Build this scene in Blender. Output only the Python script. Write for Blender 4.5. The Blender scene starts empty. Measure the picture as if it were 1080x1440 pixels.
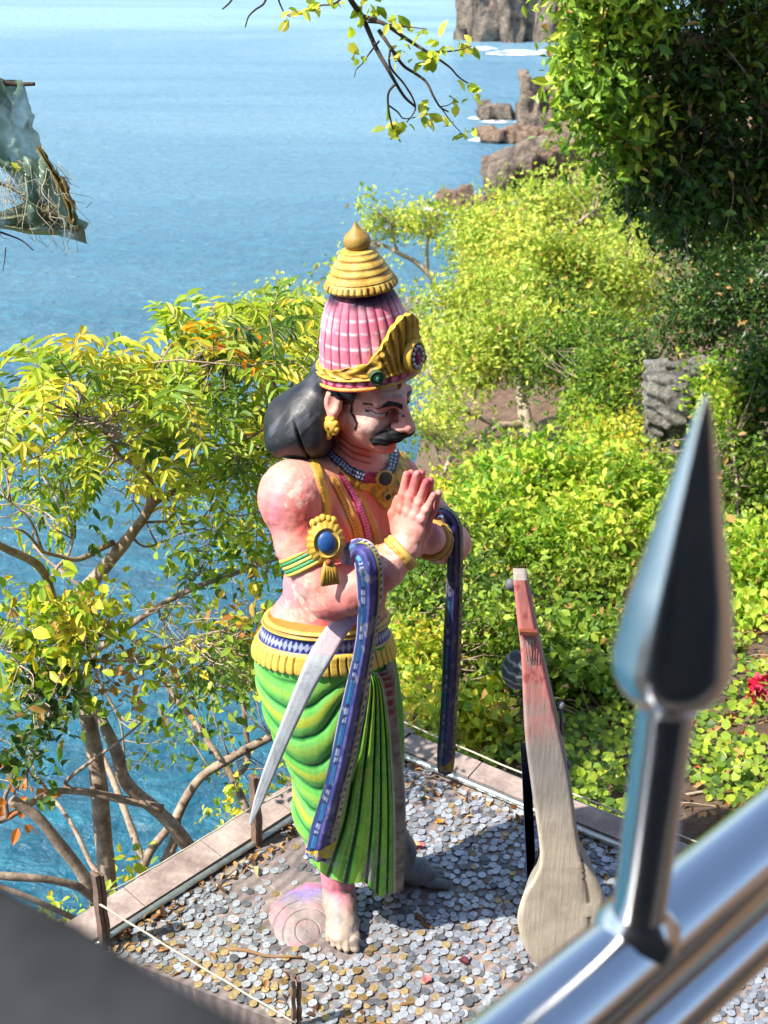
import bpy, math, random
import numpy as np
import openvdb

# ---------------------------------------------------------------- camera, sky, sun, exposure
scene = bpy.context.scene
COL = scene.collection
F = 1821.0                       # focal length in pixels of the 1080 x 1440 photograph
TH = math.radians(28.7)          # camera pitch below the horizon
CAM = np.array([0.0, 0.0, 2.77])
FW = np.array([0, math.cos(TH), -math.sin(TH)])
UP = np.array([0, math.sin(TH), math.cos(TH)])
RT = np.array([1.0, 0, 0])

cd = bpy.data.cameras.new("camera")
cam = bpy.data.objects.new("camera", cd)
COL.objects.link(cam)
cam.location = CAM
cam.rotation_euler = (math.pi / 2 - TH, 0, 0)
cd.sensor_fit = 'VERTICAL'
cd.sensor_height = 36.0
cd.sensor_width = 27.0
cd.lens = F / 1440 * 36.0
cd.clip_start = 0.05
cd.clip_end = 60000
cd.dof.use_dof = True
cd.dof.focus_distance = 3.2
cd.dof.aperture_fstop = 8.0
scene.camera = cam

SUN = np.array([-0.58, -0.215, 0.80]); SUN = SUN / np.linalg.norm(SUN)
w = bpy.data.worlds.new("World")
scene.world = w
w.use_nodes = True
nt = w.node_tree
sky = nt.nodes.new("ShaderNodeTexSky")
sky.sky_type = 'NISHITA'
sky.sun_disc = False
sky.sun_elevation = math.asin(SUN[2])
sky.sun_rotation = math.atan2(SUN[0], SUN[1])
sky.altitude = 50
bg = nt.nodes["Background"]
nt.links.new(sky.outputs[0], bg.inputs[0])
bg.inputs[1].default_value = 0.13

sl = bpy.data.lights.new("sun", 'SUN')
sl.energy = 4.7
sl.angle = math.radians(0.5)
sl.color = (1.0, 0.95, 0.86)
so = bpy.data.objects.new("sun", sl)
COL.objects.link(so)
from mathutils import Vector
so.rotation_euler = Vector(SUN).to_track_quat('Z', 'Y').to_euler()

scene.view_settings.view_transform = 'Standard'
scene.view_settings.look = 'None'
scene.view_settings.gamma = 1.0
scene.view_settings.exposure = 1.0
scene.cycles.max_bounces = 6
scene.cycles.transparent_max_bounces = 6
scene.cycles.caustics_reflective = False
scene.cycles.caustics_refractive = False
scene.cycles.sample_clamp_indirect = 6.0
scene.cycles.use_denoising = True
rng = np.random.default_rng(11)
random.seed(5)

# ---------------------------------------------------------------- helpers
def ray(x, y): return FW + (x - 540) / F * RT + (720 - y) / F * UP
def at(x, y, Y):
    d = ray(x, y); return CAM + d * (Y / d[1])
def gr(x, y, z=0.0):
    d = ray(x, y); return CAM + d * ((z - CAM[2]) / d[2])
def proj(P):
    Q = np.asarray(P) - CAM
    z = Q @ FW
    return np.stack([540 + F * (Q @ RT) / z, 720 - F * (Q @ UP) / z], -1)
def nrm(v):
    v = np.asarray(v, float); return v / (np.linalg.norm(v, axis=-1, keepdims=True) + 1e-12)
def L(*c):                      # sRGB 0..255 -> linear
    c = np.array(c, float) / 255.0
    return np.where(c < 0.04045, c / 12.92, ((c + 0.055) / 1.055) ** 2.4)
def smooth(e0, e1, x):
    t = np.clip((x - e0) / (e1 - e0 + 1e-12), 0, 1); return t * t * (3 - 2 * t)
def mixc(a, b, t):
    t = np.asarray(t)[..., None]; return a * (1 - t) + b * t
def hash3(i, j, k, s):
    h = (i * 374761393 + j * 668265263 + k * 2147483647 + s * 974634777) & 0xFFFFFFFF
    h = ((h ^ (h >> 13)) * 1274126177) & 0xFFFFFFFF
    return ((h ^ (h >> 16)) & 0xFFFF) / 65535.0
def noise(P, sc, seed=0):
    q = np.asarray(P, float) * sc + 1000.0
    i = np.floor(q).astype(np.int64); f = q - i; f = f * f * (3 - 2 * f)
    r = 0
    for a in (0, 1):
        for b in (0, 1):
            for c in (0, 1):
                wgt = (f[..., 0] if a else 1 - f[..., 0]) * (f[..., 1] if b else 1 - f[..., 1]) * (f[..., 2] if c else 1 - f[..., 2])
                r = r + wgt * hash3(i[..., 0] + a, i[..., 1] + b, i[..., 2] + c, seed)
    return r
def fbm(P, sc, seed=0, o=4):
    r = 0; a = 0.5; t = 0
    for k in range(o):
        r = r + a * noise(P, sc * 2 ** k, seed + k); t += a; a *= 0.5
    return r / t
def inpoly(p, poly):
    x, y = p[..., 0], p[..., 1]; r = np.zeros(x.shape, bool); n = len(poly)
    for i in range(n):
        x1, y1 = poly[i]; x2, y2 = poly[(i + 1) % n]
        c = ((y1 > y) != (y2 > y)) & (x < (x2 - x1) * (y - y1) / (y2 - y1 + 1e-9) + x1)
        r ^= c
    return r
def linedist(p, pts):
    """distance to a pixel polyline and the parameter 0..1 along it"""
    best = np.full(p.shape[:-1], 1e9); par = np.zeros(p.shape[:-1])
    pts = np.asarray(pts, float); seg = np.linalg.norm(np.diff(pts, axis=0), axis=1); tot = seg.sum(); acc = 0
    for i in range(len(pts) - 1):
        a, b = pts[i], pts[i + 1]; d = b - a
        t = np.clip(((p - a) @ d) / (d @ d), 0, 1)
        dd = np.linalg.norm(p - a - t[..., None] * d, axis=-1)
        m = dd < best; best = np.where(m, dd, best); par = np.where(m, (acc + t * seg[i]) / tot, par); acc += seg[i]
    return best, par
def spline(pts, n):
    """Catmull-Rom through pts (any dimension), n samples"""
    P = np.asarray(pts, float)
    if len(P) == 2: return P[0] + (P[1] - P[0]) * np.linspace(0, 1, n)[:, None]
    Q = np.vstack([2 * P[0] - P[1], P, 2 * P[-1] - P[-2]])
    t = np.linspace(0, len(P) - 1 - 1e-9, n); i = t.astype(int); u = (t - i)[:, None]
    a, b, c, d = Q[i], Q[i + 1], Q[i + 2], Q[i + 3]
    return 0.5 * ((2 * b) + (c - a) * u + (2 * a - 5 * b + 4 * c - d) * u ** 2 + (3 * b - a - 3 * c + d) * u ** 3)

def mesh_np(name, V, Fc, mat, parent=None, origin=None, cols=None, smooth_=True, mats=None, midx=None):
    """one mesh object from numpy arrays; Fc is one array or a list of arrays of equal-sided faces"""
    me = bpy.data.meshes.new(name)
    V = np.asarray(V, np.float32).reshape(-1, 3)
    if origin is None and parent is not None: origin = ORIG.get(parent.name)
    if origin is not None: V = V - np.asarray(origin, np.float32)
    Fl = Fc if isinstance(Fc, list) else [Fc]
    Fl = [np.asarray(f, np.int32) for f in Fl if len(f)]
    idx = np.concatenate([f.ravel() for f in Fl])
    cnt = np.concatenate([np.full(len(f), f.shape[1], np.int32) for f in Fl])
    st = np.concatenate([[0], np.cumsum(cnt)[:-1]]).astype(np.int32)
    me.vertices.add(len(V)); me.vertices.foreach_set('co', V.ravel())
    me.loops.add(len(idx)); me.loops.foreach_set('vertex_index', idx)
    me.polygons.add(len(cnt)); me.polygons.foreach_set('loop_start', st)
    me.polygons.foreach_set('use_smooth', np.full(len(cnt), bool(smooth_)))
    if midx is not None: me.polygons.foreach_set('material_index', np.asarray(midx, np.int32))
    me.update(calc_edges=True); me.validate()
    if cols is not None:
        c = np.ones((len(V), 4), np.float32); c[:, :3] = cols
        a = me.color_attributes.new('Col', 'FLOAT_COLOR', 'POINT'); a.data.foreach_set('color', c.ravel())
    for m in (mats or [mat]): me.materials.append(m)
    o = bpy.data.objects.new(name, me); COL.objects.link(o)
    if parent is not None: o.parent = parent
    if origin is not None and parent is None: o.location = origin
    if origin is not None: ORIG[o.name] = np.asarray(origin, float)
    return o
ORIG = {}
def thing(name, loc):
    o = bpy.data.objects.new(name, None); COL.objects.link(o); o.location = loc
    o.empty_display_size = 0.05
    ORIG[o.name] = np.asarray(loc, float); return o
def tag(o, label=None, cat=None, group=None, kind=None):
    if label: o['label'] = label
    if cat: o['category'] = cat
    if group: o['group'] = group
    if kind: o['kind'] = kind
    return o
class MB:
    """collects shapes for one mesh"""
    def __init__(s): s.v = []; s.f3 = []; s.f4 = []; s.c = []; s.n = 0
    def add(s, V, Fs, c=None):
        V = np.asarray(V, float).reshape(-1, 3); Fs = np.asarray(Fs, int)
        (s.f4 if Fs.shape[1] == 4 else s.f3).append(Fs + s.n); s.v.append(V)
        if c is None: c = (1, 1, 1)
        s.c.append(np.broadcast_to(np.asarray(c, float), V.shape)); s.n += len(V); return s
    def build(s, name, mat, parent=None, origin=None, smooth_=True, cols=True):
        fl = []
        if s.f4: fl.append(np.concatenate(s.f4))
        if s.f3: fl.append(np.concatenate(s.f3))
        return mesh_np(name, np.concatenate(s.v), fl, mat, parent, origin, np.concatenate(s.c) if cols else None, smooth_)
def grid_faces(n, m, cu=False, cv=False):
    """faces of an n x m vertex grid; cu/cv close it"""
    i = np.arange(n if cu else n - 1); j = np.arange(m if cv else m - 1)
    I, J = np.meshgrid(i, j, indexing='ij'); I2 = (I + 1) % n; J2 = (J + 1) % m
    return np.stack([I * m + J, I2 * m + J, I2 * m + J2, I * m + J2], -1).reshape(-1, 4)
def tube(path, rad, sides=10, squash=None):
    """closed tube along a path; returns V, F (quads) with collapsed end rings"""
    P = np.asarray(path, float); n = len(P); rad = np.broadcast_to(np.asarray(rad, float), (n,))
    T = nrm(np.gradient(P, axis=0))
    N = np.cross(T[0], [0.31, 0.2, 0.93]);
    if np.linalg.norm(N) < 1e-3: N = np.cross(T[0], [1, 0, 0])
    N = nrm(N); Ns = []
    for t in T:
        N = nrm(N - (N @ t) * t); Ns.append(N)
    Ns = np.array(Ns); B = np.cross(T, Ns)
    P = np.vstack([P[:1], P, P[-1:]]); rad = np.concatenate([[1e-5], rad, [1e-5]])
    Ns = np.vstack([Ns[:1], Ns, Ns[-1:]]); B = np.vstack([B[:1], B, B[-1:]])
    a = np.linspace(0, 2 * np.pi, sides, endpoint=False)
    V = P[:, None] + rad[:, None, None] * (np.cos(a)[None, :, None] * Ns[:, None] + np.sin(a)[None, :, None] * B[:, None])
    return V.reshape(-1, 3), grid_faces(n + 2, sides, cv=True)[:, ::-1]
def box(c, s, X=(1, 0, 0), Yv=(0, 1, 0), Z=(0, 0, 1)):
    X, Yv, Z = (np.asarray(q, float) for q in (X, Yv, Z))
    V = np.array([np.asarray(c) + X * s[0] * i + Yv * s[1] * j + Z * s[2] * k for i in (-.5, .5) for j in (-.5, .5) for k in (-.5, .5)])
    return V, np.array([[0, 1, 3, 2], [4, 6, 7, 5], [0, 4, 5, 1], [2, 3, 7, 6], [0, 2, 6, 4], [1, 5, 7, 3]])
def lathe(c, axis, prof, n=32, xdir=(1, 0, 0)):
    """prof: list of (radius, height)"""
    Z = nrm(axis); X = np.asarray(xdir, float); X = nrm(X - (X @ Z) * Z); Yv = np.cross(Z, X)
    a = np.linspace(0, 2 * np.pi, n, endpoint=False); pr = np.asarray(prof, float)
    V = np.asarray(c) + pr[:, None, 1:2] * Z + pr[:, None, 0:1] * (np.cos(a)[None, :, None] * X + np.sin(a)[None, :, None] * Yv)
    return V.reshape(-1, 3), grid_faces(len(pr), n, cv=True)[:, ::-1]
def ellipsoid(c, r, X=(1, 0, 0), Yv=(0, 1, 0), Z=(0, 0, 1), n=14, m=20):
    t = np.linspace(1e-3, np.pi - 1e-3, n); a = np.linspace(0, 2 * np.pi, m, endpoint=False)
    X, Yv, Z = (np.asarray(q, float) for q in (X, Yv, Z))
    V = np.asarray(c) + r[0] * (np.sin(t)[:, None] * np.cos(a))[..., None] * X + r[1] * (np.sin(t)[:, None] * np.sin(a))[..., None] * Yv + r[2] * (np.cos(t)[:, None] * np.ones(m))[..., None] * Z
    return V.reshape(-1, 3), grid_faces(n, m, cv=True)

# ---- sculpting with a signed distance field
class SDF:
    def __init__(s, lo, hi, h, init=0.05):
        s.lo = np.asarray(lo, float); s.h = h
        s.n = np.ceil((np.asarray(hi) - s.lo) / h).astype(int) + 1
        s.f = np.full(s.n, init, np.float32)
    def _sub(s, lo, hi):
        a = np.clip(np.floor((lo - s.lo) / s.h).astype(int), 0, s.n); b = np.clip(np.ceil((hi - s.lo) / s.h).astype(int) + 1, 0, s.n)
        ax = [(s.lo[k] + s.h * np.arange(a[k], b[k])).astype(np.float32) for k in range(3)]
        return tuple(slice(a[k], b[k]) for k in range(3)), ax
    def comb(s, sl, d, k, sub):
        f = s.f[sl]
        if sub: d = -d; hh = np.clip(0.5 - 0.5 * (d - f) / k, 0, 1); s.f[sl] = d * (1 - hh) + f * hh + k * hh * (1 - hh) if False else np.maximum(f, d) + np.maximum(k - np.abs(f - d), 0) ** 2 / (4 * k)
        else: s.f[sl] = np.minimum(f, d) - np.maximum(k - np.abs(f - d), 0) ** 2 / (4 * k)
    def cap(s, a, b, ra, rb=None, k=0.01, sub=False):
        a = np.asarray(a, float); b = np.asarray(b, float); rb = ra if rb is None else rb
        m = max(ra, rb) + 3 * k + 0.02
        sl, ax = s._sub(np.minimum(a, b) - m, np.maximum(a, b) + m)
        x, y, z = ax[0][:, None, None] - a[0], ax[1][None, :, None] - a[1], ax[2][None, None, :] - a[2]
        d = b - a; dd = d @ d + 1e-12
        t = np.clip((x * d[0] + y * d[1] + z * d[2]) / dd, 0, 1)
        dist = np.sqrt((x - t * d[0]) ** 2 + (y - t * d[1]) ** 2 + (z - t * d[2]) ** 2) - (ra + (rb - ra) * t)
        s.comb(sl, dist, k, sub); return s
    def chain(s, pts, rads, k=0.01, sub=False):
        for i in range(len(pts) - 1): s.cap(pts[i], pts[i + 1], rads[i], rads[i + 1], k, sub)
        return s
    def ell(s, c, r, A=None, k=0.01, sub=False):
        c = np.asarray(c, float); A = np.eye(3) if A is None else np.asarray(A)   # rows are the axes
        e = np.abs(A).T @ np.asarray(r) + 3 * k + 0.02
        sl, ax = s._sub(c - e, c + e)
        x, y, z = ax[0][:, None, None] - c[0], ax[1][None, :, None] - c[1], ax[2][None, None, :] - c[2]
        q = [A[i][0] * x + A[i][1] * y + A[i][2] * z for i in range(3)]
        k0 = np.sqrt(sum((q[i] / r[i]) ** 2 for i in range(3))) + 1e-6; k1 = np.sqrt(sum((q[i] / r[i] ** 2) ** 2 for i in range(3))) + 1e-6
        s.comb(sl, k0 * (k0 - 1) / k1, k, sub); return s
    def disp(s, amp, sc, seed=0):
        m = np.argwhere(np.abs(s.f) < 0.02); P = s.lo + m * s.h
        s.f[m[:, 0], m[:, 1], m[:, 2]] += (amp * (fbm(P, sc, seed, 3) - 0.5)).astype(np.float32); return s
    def blur(s):
        for ax in range(3): s.f = (np.roll(s.f, 1, ax) + 2 * s.f + np.roll(s.f, -1, ax)) / 4
        return s
    def mesh(s):
        g = openvdb.FloatGrid(float(s.f.flat[0])); g.copyFromArray(np.ascontiguousarray(s.f))
        g.transform = openvdb.createLinearTransform(s.h)
        p, q = g.convertToQuads(isovalue=0.0)
        return np.asarray(p, float) + s.lo, np.asarray(q, int)
def vnormals(V, Q):
    n = np.zeros_like(V); a, b, c, d = (V[Q[:, i]] for i in range(4))
    fn = np.cross(c - a, d - b)
    for i in range(4): np.add.at(n, Q[:, i], fn)
    return nrm(n)

# ---- materials
def mat_new(name):
    m = bpy.data.materials.new(name); m.use_nodes = True
    return m, m.node_tree, m.node_tree.nodes, m.node_tree.links, m.node_tree.nodes['Principled BSDF']
def node(nt, t, **kw):
    n = nt.nodes.new(t)
    for k, v in kw.items():
        if k in n.inputs: n.inputs[k].default_value = v
        else: setattr(n, k, v)
    return n
def tex_noise(nt, scale, detail=5, rough=0.6, coord=None, dist=0.0):
    n = node(nt, 'ShaderNodeTexNoise'); n.inputs['Scale'].default_value = scale; n.inputs['Detail'].default_value = detail
    n.inputs['Roughness'].default_value = rough; n.inputs['Distortion'].default_value = dist
    if coord is None:
        coord = nt.nodes.get('OC') or node(nt, 'ShaderNodeTexCoord', name='OC'); nt.links.new(coord.outputs['Object'], n.inputs['Vector'])
    else: nt.links.new(coord, n.inputs['Vector'])
    return n
def ramp(nt, src, stops):
    r = node(nt, 'ShaderNodeValToRGB'); e = r.color_ramp.elements
    while len(e) < len(stops): e.new(0.5)
    for el, (p, c) in zip(e, stops):
        el.position = p; c = np.atleast_1d(np.asarray(c, float)); el.color = (*(c if len(c) == 3 else [c[0]] * 3), 1)
    nt.links.new(src, r.inputs[0]); return r
def mixrgb(nt, fac, a, b, mode='MIX'):
    m = node(nt, 'ShaderNodeMix'); m.data_type = 'RGBA'; m.blend_type = mode
    for s, v in ((0, fac), (6, a), (7, b)):
        if hasattr(v, 'is_output'): nt.links.new(v, m.inputs[s])
        else: m.inputs[s].default_value = v if s == 0 else (*v, 1)
    return m.outputs[2]
def bump(nt, bsdf, src, strength, dist=0.01):
    b = node(nt, 'ShaderNodeBump'); b.inputs['Strength'].default_value = strength; b.inputs['Distance'].default_value = dist
    nt.links.new(src, b.inputs['Height']); nt.links.new(b.outputs[0], bsdf.inputs['Normal']); return b
def paint_mat(name, rough=0.55, bsc=120, bst=0.25, wear=0.25, spec=0.4):
    """paint on plaster: colour attribute with chips, dust and fine bumps"""
    m, nt, N, K, B = mat_new(name)
    at_ = node(nt, 'ShaderNodeAttribute', attribute_name='Col')
    n1 = tex_noise(nt, 22, 8, 0.7); n2 = tex_noise(nt, bsc, 6, 0.65); n3 = tex_noise(nt, 7, 4)
    v = ramp(nt, n3.outputs[0], [(0.3, 0.82), (0.7, 1.0)])
    c = mixrgb(nt, 1.0, at_.outputs[0], v.outputs[0], 'MULTIPLY')
    ch = ramp(nt, n1.outputs[0], [(0.60, 0.0), (0.70, wear)])
    c = mixrgb(nt, ch.outputs[0], c, L(190, 178, 165))
    sp = ramp(nt, n2.outputs[0], [(0.66, 0.0), (0.74, min(1, wear * 1.6))])
    c = mixrgb(nt, sp.outputs[0], c, L(70, 58, 52))
    mp = node(nt, 'ShaderNodeMapping'); K.new(nt.nodes['OC'].outputs['Object'], mp.inputs[0]); mp.inputs['Scale'].default_value = (34, 34, 4)
    n4 = tex_noise(nt, 1.0, 6, 0.65, mp.outputs[0]); dr = ramp(nt, n4.outputs[0], [(0.50, 1.0), (0.70, 0.74)]); c = mixrgb(nt, 1.0, c, dr.outputs[0], 'MULTIPLY')
    vo = node(nt, 'ShaderNodeTexVoronoi', feature='DISTANCE_TO_EDGE'); vo.inputs['Scale'].default_value = 7; wq = mixrgb(nt, .12, nt.nodes['OC'].outputs['Object'], n1.outputs['Color']); K.new(wq, vo.inputs['Vector'])
    ck = ramp(nt, vo.outputs['Distance'], [(0.0, 0.45), (0.006, 1.0)]); cm = ramp(nt, n3.outputs[0], [(0.46, 0.0), (0.56, 1.0)]); cx = mixrgb(nt, cm.outputs[0], (1, 1, 1), ck.outputs[0]); c = mixrgb(nt, 1.0, c, cx, 'MULTIPLY')
    K.new(c, B.inputs['Base Color'])
    rr = ramp(nt, n1.outputs[0], [(0.3, rough - 0.12), (0.7, rough + 0.2)]); K.new(rr.outputs[0], B.inputs['Roughness'])
    B.inputs['Specular IOR Level'].default_value = spec
    bump(nt, B, n2.outputs[0], bst, 0.004)
    return m
# ---------------------------------------------------------------- the setting: sea, hillside, rocks, platform
SEA = -37.2
m, nt, N, K, B = mat_new('sea_water')
g = node(nt, 'ShaderNodeNewGeometry')
n1 = tex_noise(nt, 0.9, 6, 0.62, g.outputs['Position'], 0.4); n2 = tex_noise(nt, 0.012, 4, 0.55, g.outputs['Position']); n3 = tex_noise(nt, 0.16, 4, 0.6, g.outputs['Position'])
mp = node(nt, 'ShaderNodeMapping'); K.new(g.outputs['Position'], mp.inputs[0]); mp.inputs['Scale'].default_value = (1.0, 2.2, 1.0); mp.inputs['Rotation'].default_value = (0, 0, .25)
n4 = tex_noise(nt, 0.42, 5, 0.65, mp.outputs[0], .6)
c1 = ramp(nt, n2.outputs[0], [(0.35, L(10, 70, 92)), (0.65, L(18, 86, 110))])
c2 = ramp(nt, n4.outputs[0], [(0.42, 0.0), (0.66, 1.0)])
cr_ = mixrgb(nt, c2.outputs[0], c1.outputs[0], L(32, 104, 124))
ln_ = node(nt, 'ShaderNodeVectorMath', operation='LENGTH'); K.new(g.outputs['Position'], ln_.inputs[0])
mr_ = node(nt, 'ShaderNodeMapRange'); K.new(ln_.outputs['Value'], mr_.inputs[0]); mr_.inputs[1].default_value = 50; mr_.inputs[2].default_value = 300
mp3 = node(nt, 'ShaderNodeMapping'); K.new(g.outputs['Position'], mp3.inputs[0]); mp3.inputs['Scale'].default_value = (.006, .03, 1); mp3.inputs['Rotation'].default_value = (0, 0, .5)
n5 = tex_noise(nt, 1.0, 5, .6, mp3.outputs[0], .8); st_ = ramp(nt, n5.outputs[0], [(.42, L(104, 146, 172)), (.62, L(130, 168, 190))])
K.new(mixrgb(nt, mr_.outputs[0], cr_, st_.outputs[0]), B.inputs['Base Color'])  # paler far out: sky reflection painted into the base colour
B.inputs['Roughness'].default_value = 0.2; B.inputs['IOR'].default_value = 1.33
ad = node(nt, 'ShaderNodeMath', operation='MULTIPLY_ADD'); K.new(n4.outputs[0], ad.inputs[0]); ad.inputs[1].default_value = 1.6; K.new(n1.outputs[0], ad.inputs[2])
bump(nt, B, ad.outputs[0], 0.75, 0.5)
rr = np.concatenate([[0.0], np.geomspace(20, 30000, 60)]); aa = np.linspace(0, 2 * np.pi, 96, endpoint=False)
V = np.stack([rr[:, None] * np.cos(aa), rr[:, None] * np.sin(aa), np.full((len(rr), len(aa)), SEA)], -1)
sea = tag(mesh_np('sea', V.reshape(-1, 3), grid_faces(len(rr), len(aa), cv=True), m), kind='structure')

def t_edge(Y): return np.interp(Y, [1, 2.4, 3.3, 4.5, 8, 12, 23, 46, 100, 150, 200], [-.75, -.72, -.05, .02, .25, .65, 1.7, 4.0, 8.0, 8.5, 12])
def t_top(Y): return np.interp(Y, [0, 3.2, 5, 8, 12, 23, 46, 80, 120, 150, 200], [-.55, -.34, -1.05, -2.15, -3.7, -7.6, -15, -26, -34, -38.5, -40])
def t_z(x, Y):
    e = t_edge(Y) + .25 * (noise(np.stack([x * 0, Y, Y * 0], -1), .8, 3) - .5); d = x - e
    z = t_top(Y) + np.where(d > 0, .20 * np.minimum(d, 60) + .05 * np.clip(d - 4, 0, 60), 2.6 * d)
    P = np.stack([x, Y, x * 0], -1)
    return z + (fbm(P, 1.1, 4) - .5) * .30 * smooth(3.2, 4.6, Y) + (fbm(P, .2, 9) - .5) * smooth(6, 30, Y) * 2.5
m, nt, N, K, B = mat_new('hillside_soil')
a = tex_noise(nt, 6, 10, .7); b = tex_noise(nt, 45, 6, .7); d_ = tex_noise(nt, .5, 5)
c = ramp(nt, a.outputs[0], [(.3, L(78, 60, 46)), (.5, L(124, 98, 76)), (.72, L(168, 138, 112))]); c2 = ramp(nt, b.outputs[0], [(.35, .55), (.7, 1.1)])
K.new(mixrgb(nt, 1, c.outputs[0], c2.outputs[0], 'MULTIPLY'), B.inputs['Base Color']); B.inputs['Roughness'].default_value = .95
bump(nt, B, b.outputs[0], .8, .05)
Ys = np.concatenate([np.linspace(-6, 2, 9), np.linspace(2.2, 12, 130), np.geomspace(12.2, 220, 110)])
us = np.concatenate([-np.geomspace(40, .08, 46), np.linspace(-.05, 3, 70), np.geomspace(3.1, 160, 60)])
Yg, Ug = np.meshgrid(Ys, us, indexing='ij'); Xg = t_edge(Yg) + Ug * np.clip(Yg / 30, .6, 3)
Zg = np.maximum(t_z(Xg, Yg), SEA - 4)
f = grid_faces(len(Ys), len(us))
tag(mesh_np('hillside', np.stack([Xg, Yg, Zg], -1).reshape(-1, 3), f[:, ::-1], m), kind='structure')

# rocks
def rock_mat(name, dark, mid, light, sc=1.0, strata=0.0):
    m, nt, N, K, B = mat_new(name)
    a = tex_noise(nt, .8 * sc, 10, .68); b = tex_noise(nt, 5 * sc, 8, .7); st = None
    c = ramp(nt, a.outputs[0], [(.30, dark), (.50, mid), (.72, light)]); c2 = ramp(nt, b.outputs[0], [(.34, .55), (.6, 1.15)])
    col = mixrgb(nt, 1, c.outputs[0], c2.outputs[0], 'MULTIPLY')
    vo = node(nt, 'ShaderNodeTexVoronoi', feature='DISTANCE_TO_EDGE'); vo.inputs['Scale'].default_value = .55 * sc
    mp = node(nt, 'ShaderNodeMapping'); mp.inputs['Scale'].default_value = (1, 1, .35 if not strata else 3.0); K.new(nt.nodes['OC'].outputs['Object'], mp.inputs[0]); K.new(mp.outputs[0], vo.inputs['Vector'])
    cr = ramp(nt, vo.outputs['Distance'], [(0.0, .12), (.10, 1.0)])
    K.new(mixrgb(nt, .65, col, cr.outputs[0], 'MULTIPLY'), B.inputs['Base Color']); B.inputs['Roughness'].default_value = .9
    bump(nt, B, b.outputs[0], 1.0, .7 / sc); return m
M_ROCK = rock_mat('sea_rock', L(108, 96, 88), L(172, 152, 134), L(224, 198, 170), .45)
M_ROCK2 = rock_mat('pale_rock', L(120, 96, 78), L(176, 144, 118), L(214, 184, 154), .6)
M_STRATA = rock_mat('layered_rock', L(140, 134, 126), L(190, 184, 172), L(222, 216, 204), 3.0, 1.0)
def rock(name, blobs, Y, vox, mat, label, cat='rock', group=None, dsc=.35, damp=1.6, joint=0.0, strata=0.0, seed=1, flat=None, thick=1.0, cuts=14, blocks=0, lean=.10):
    """blobs: (px, py, half width px, half height px) seen at distance Y"""
    pm = F / (at(blobs[0][0], blobs[0][1], Y) - CAM).dot(FW)
    C_ = [(at(x, y, Y + (dy if len(r) else 0)), rx / pm, ry / pm) for x, y, rx, ry, *r in blobs for dy in (r[0] if r else 0,)]
    lo = np.min([c - max(a, b) * 1.5 - 2 * vox for c, a, b in C_], 0); hi = np.max([c + max(a, b) * 1.5 + 2 * vox for c, a, b in C_], 0)
    lo[2] = max(lo[2], (SEA - 2) if Y > 60 else -50); lo = lo - damp * 2; hi = hi + damp * 2
    S = SDF(lo, hi, vox, 50.0)
    rs = np.random.default_rng(seed * 7)
    gx = [(S.lo[k_] + S.h * np.arange(S.n[k_])) for k_ in range(3)]
    for c, a, b in C_ if blocks else ():
        for _ in range(blocks):
            hw_ = np.array([a * rs.uniform(.18, .42), a * rs.uniform(.3, .6), b * rs.uniform(.55, 1.1)]); cc_ = c + np.array([rs.uniform(-.75, .75) * a, rs.uniform(-.5, .5) * a, 0]); cc_[2] = c[2] - b + hw_[2] * rs.uniform(.7, 1.0)
            yw_ = rs.uniform(-.5, .5); lx_, ly_ = rs.normal(0, lean, 2); Z_ = nrm(np.array([lx_, ly_, 1.])); X_ = nrm(np.cross([-math.sin(yw_), math.cos(yw_), 0], Z_)); Y2 = np.cross(Z_, X_)
            x, y, z = gx[0][:, None, None] - cc_[0], gx[1][None, :, None] - cc_[1], gx[2][None, None, :] - cc_[2]
            q_ = [np.abs(A_[0] * x + A_[1] * y + A_[2] * z) - h_ for A_, h_ in ((X_, hw_[0]), (Y2, hw_[1]), (Z_, hw_[2]))]
            S.f = np.minimum(S.f, np.maximum(np.maximum(q_[0], q_[1]), q_[2]).astype(np.float32))
    for c, a, b in () if blocks else C_:
        R_ = np.array([a, max(a, b) * thick, b * 1.06]) * 1.12; x, y, z = gx[0][:, None, None] - c[0], gx[1][None, :, None] - c[1], gx[2][None, None, :] - c[2]
        k0 = np.sqrt((x / R_[0]) ** 2 + (y / R_[1]) ** 2 + (z / R_[2]) ** 2) + 1e-6; k1 = np.sqrt((x / R_[0] ** 2) ** 2 + (y / R_[1] ** 2) ** 2 + (z / R_[2] ** 2) ** 2) + 1e-6; dm = k0 * (k0 - 1) / k1
        for _ in range(cuts):
            az_ = rs.choice([.5, 2.1, 3.6, 5.2]) + rs.normal(0, .25); el_ = rs.choice([0, 0, 0, 1.3, .6]) + rs.normal(0, .12); n_ = np.array([math.cos(az_) * math.cos(el_), math.sin(az_) * math.cos(el_), math.sin(el_)]); sp_ = np.linalg.norm(n_ * R_) * rs.uniform(.55, .86); dm = np.maximum(dm, x * n_[0] + y * n_[1] + z * n_[2] - sp_)
        S.f = np.minimum(S.f, dm.astype(np.float32))
    ix = np.argwhere(np.abs(S.f) < max(damp * 2.2, .1)); P = S.lo + ix * S.h
    d = (fbm(P, dsc, seed, 4) - .5) * 2 * damp
    if joint:
        q = P[:, 0] * .8 + P[:, 1] * .35 + (fbm(P, dsc * .6, seed + 5, 2) - .5) * joint * 3
        d += damp * .9 * (np.abs((q / joint) % 1 - .5) ** 2 * 4 - .4)
    if strata:
        q = P[:, 2] + .22 * P[:, 0] + (fbm(P, dsc * .7, seed + 5, 3) - .5) * strata * 4; d += damp * .8 * (np.abs((q / strata) % 1 - .5) ** 1.5 * 2.8 - .4)
    S.f = np.clip(S.f, -1e3, 50)
    S.f[ix[:, 0], ix[:, 1], ix[:, 2]] += d.astype(np.float32)
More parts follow.
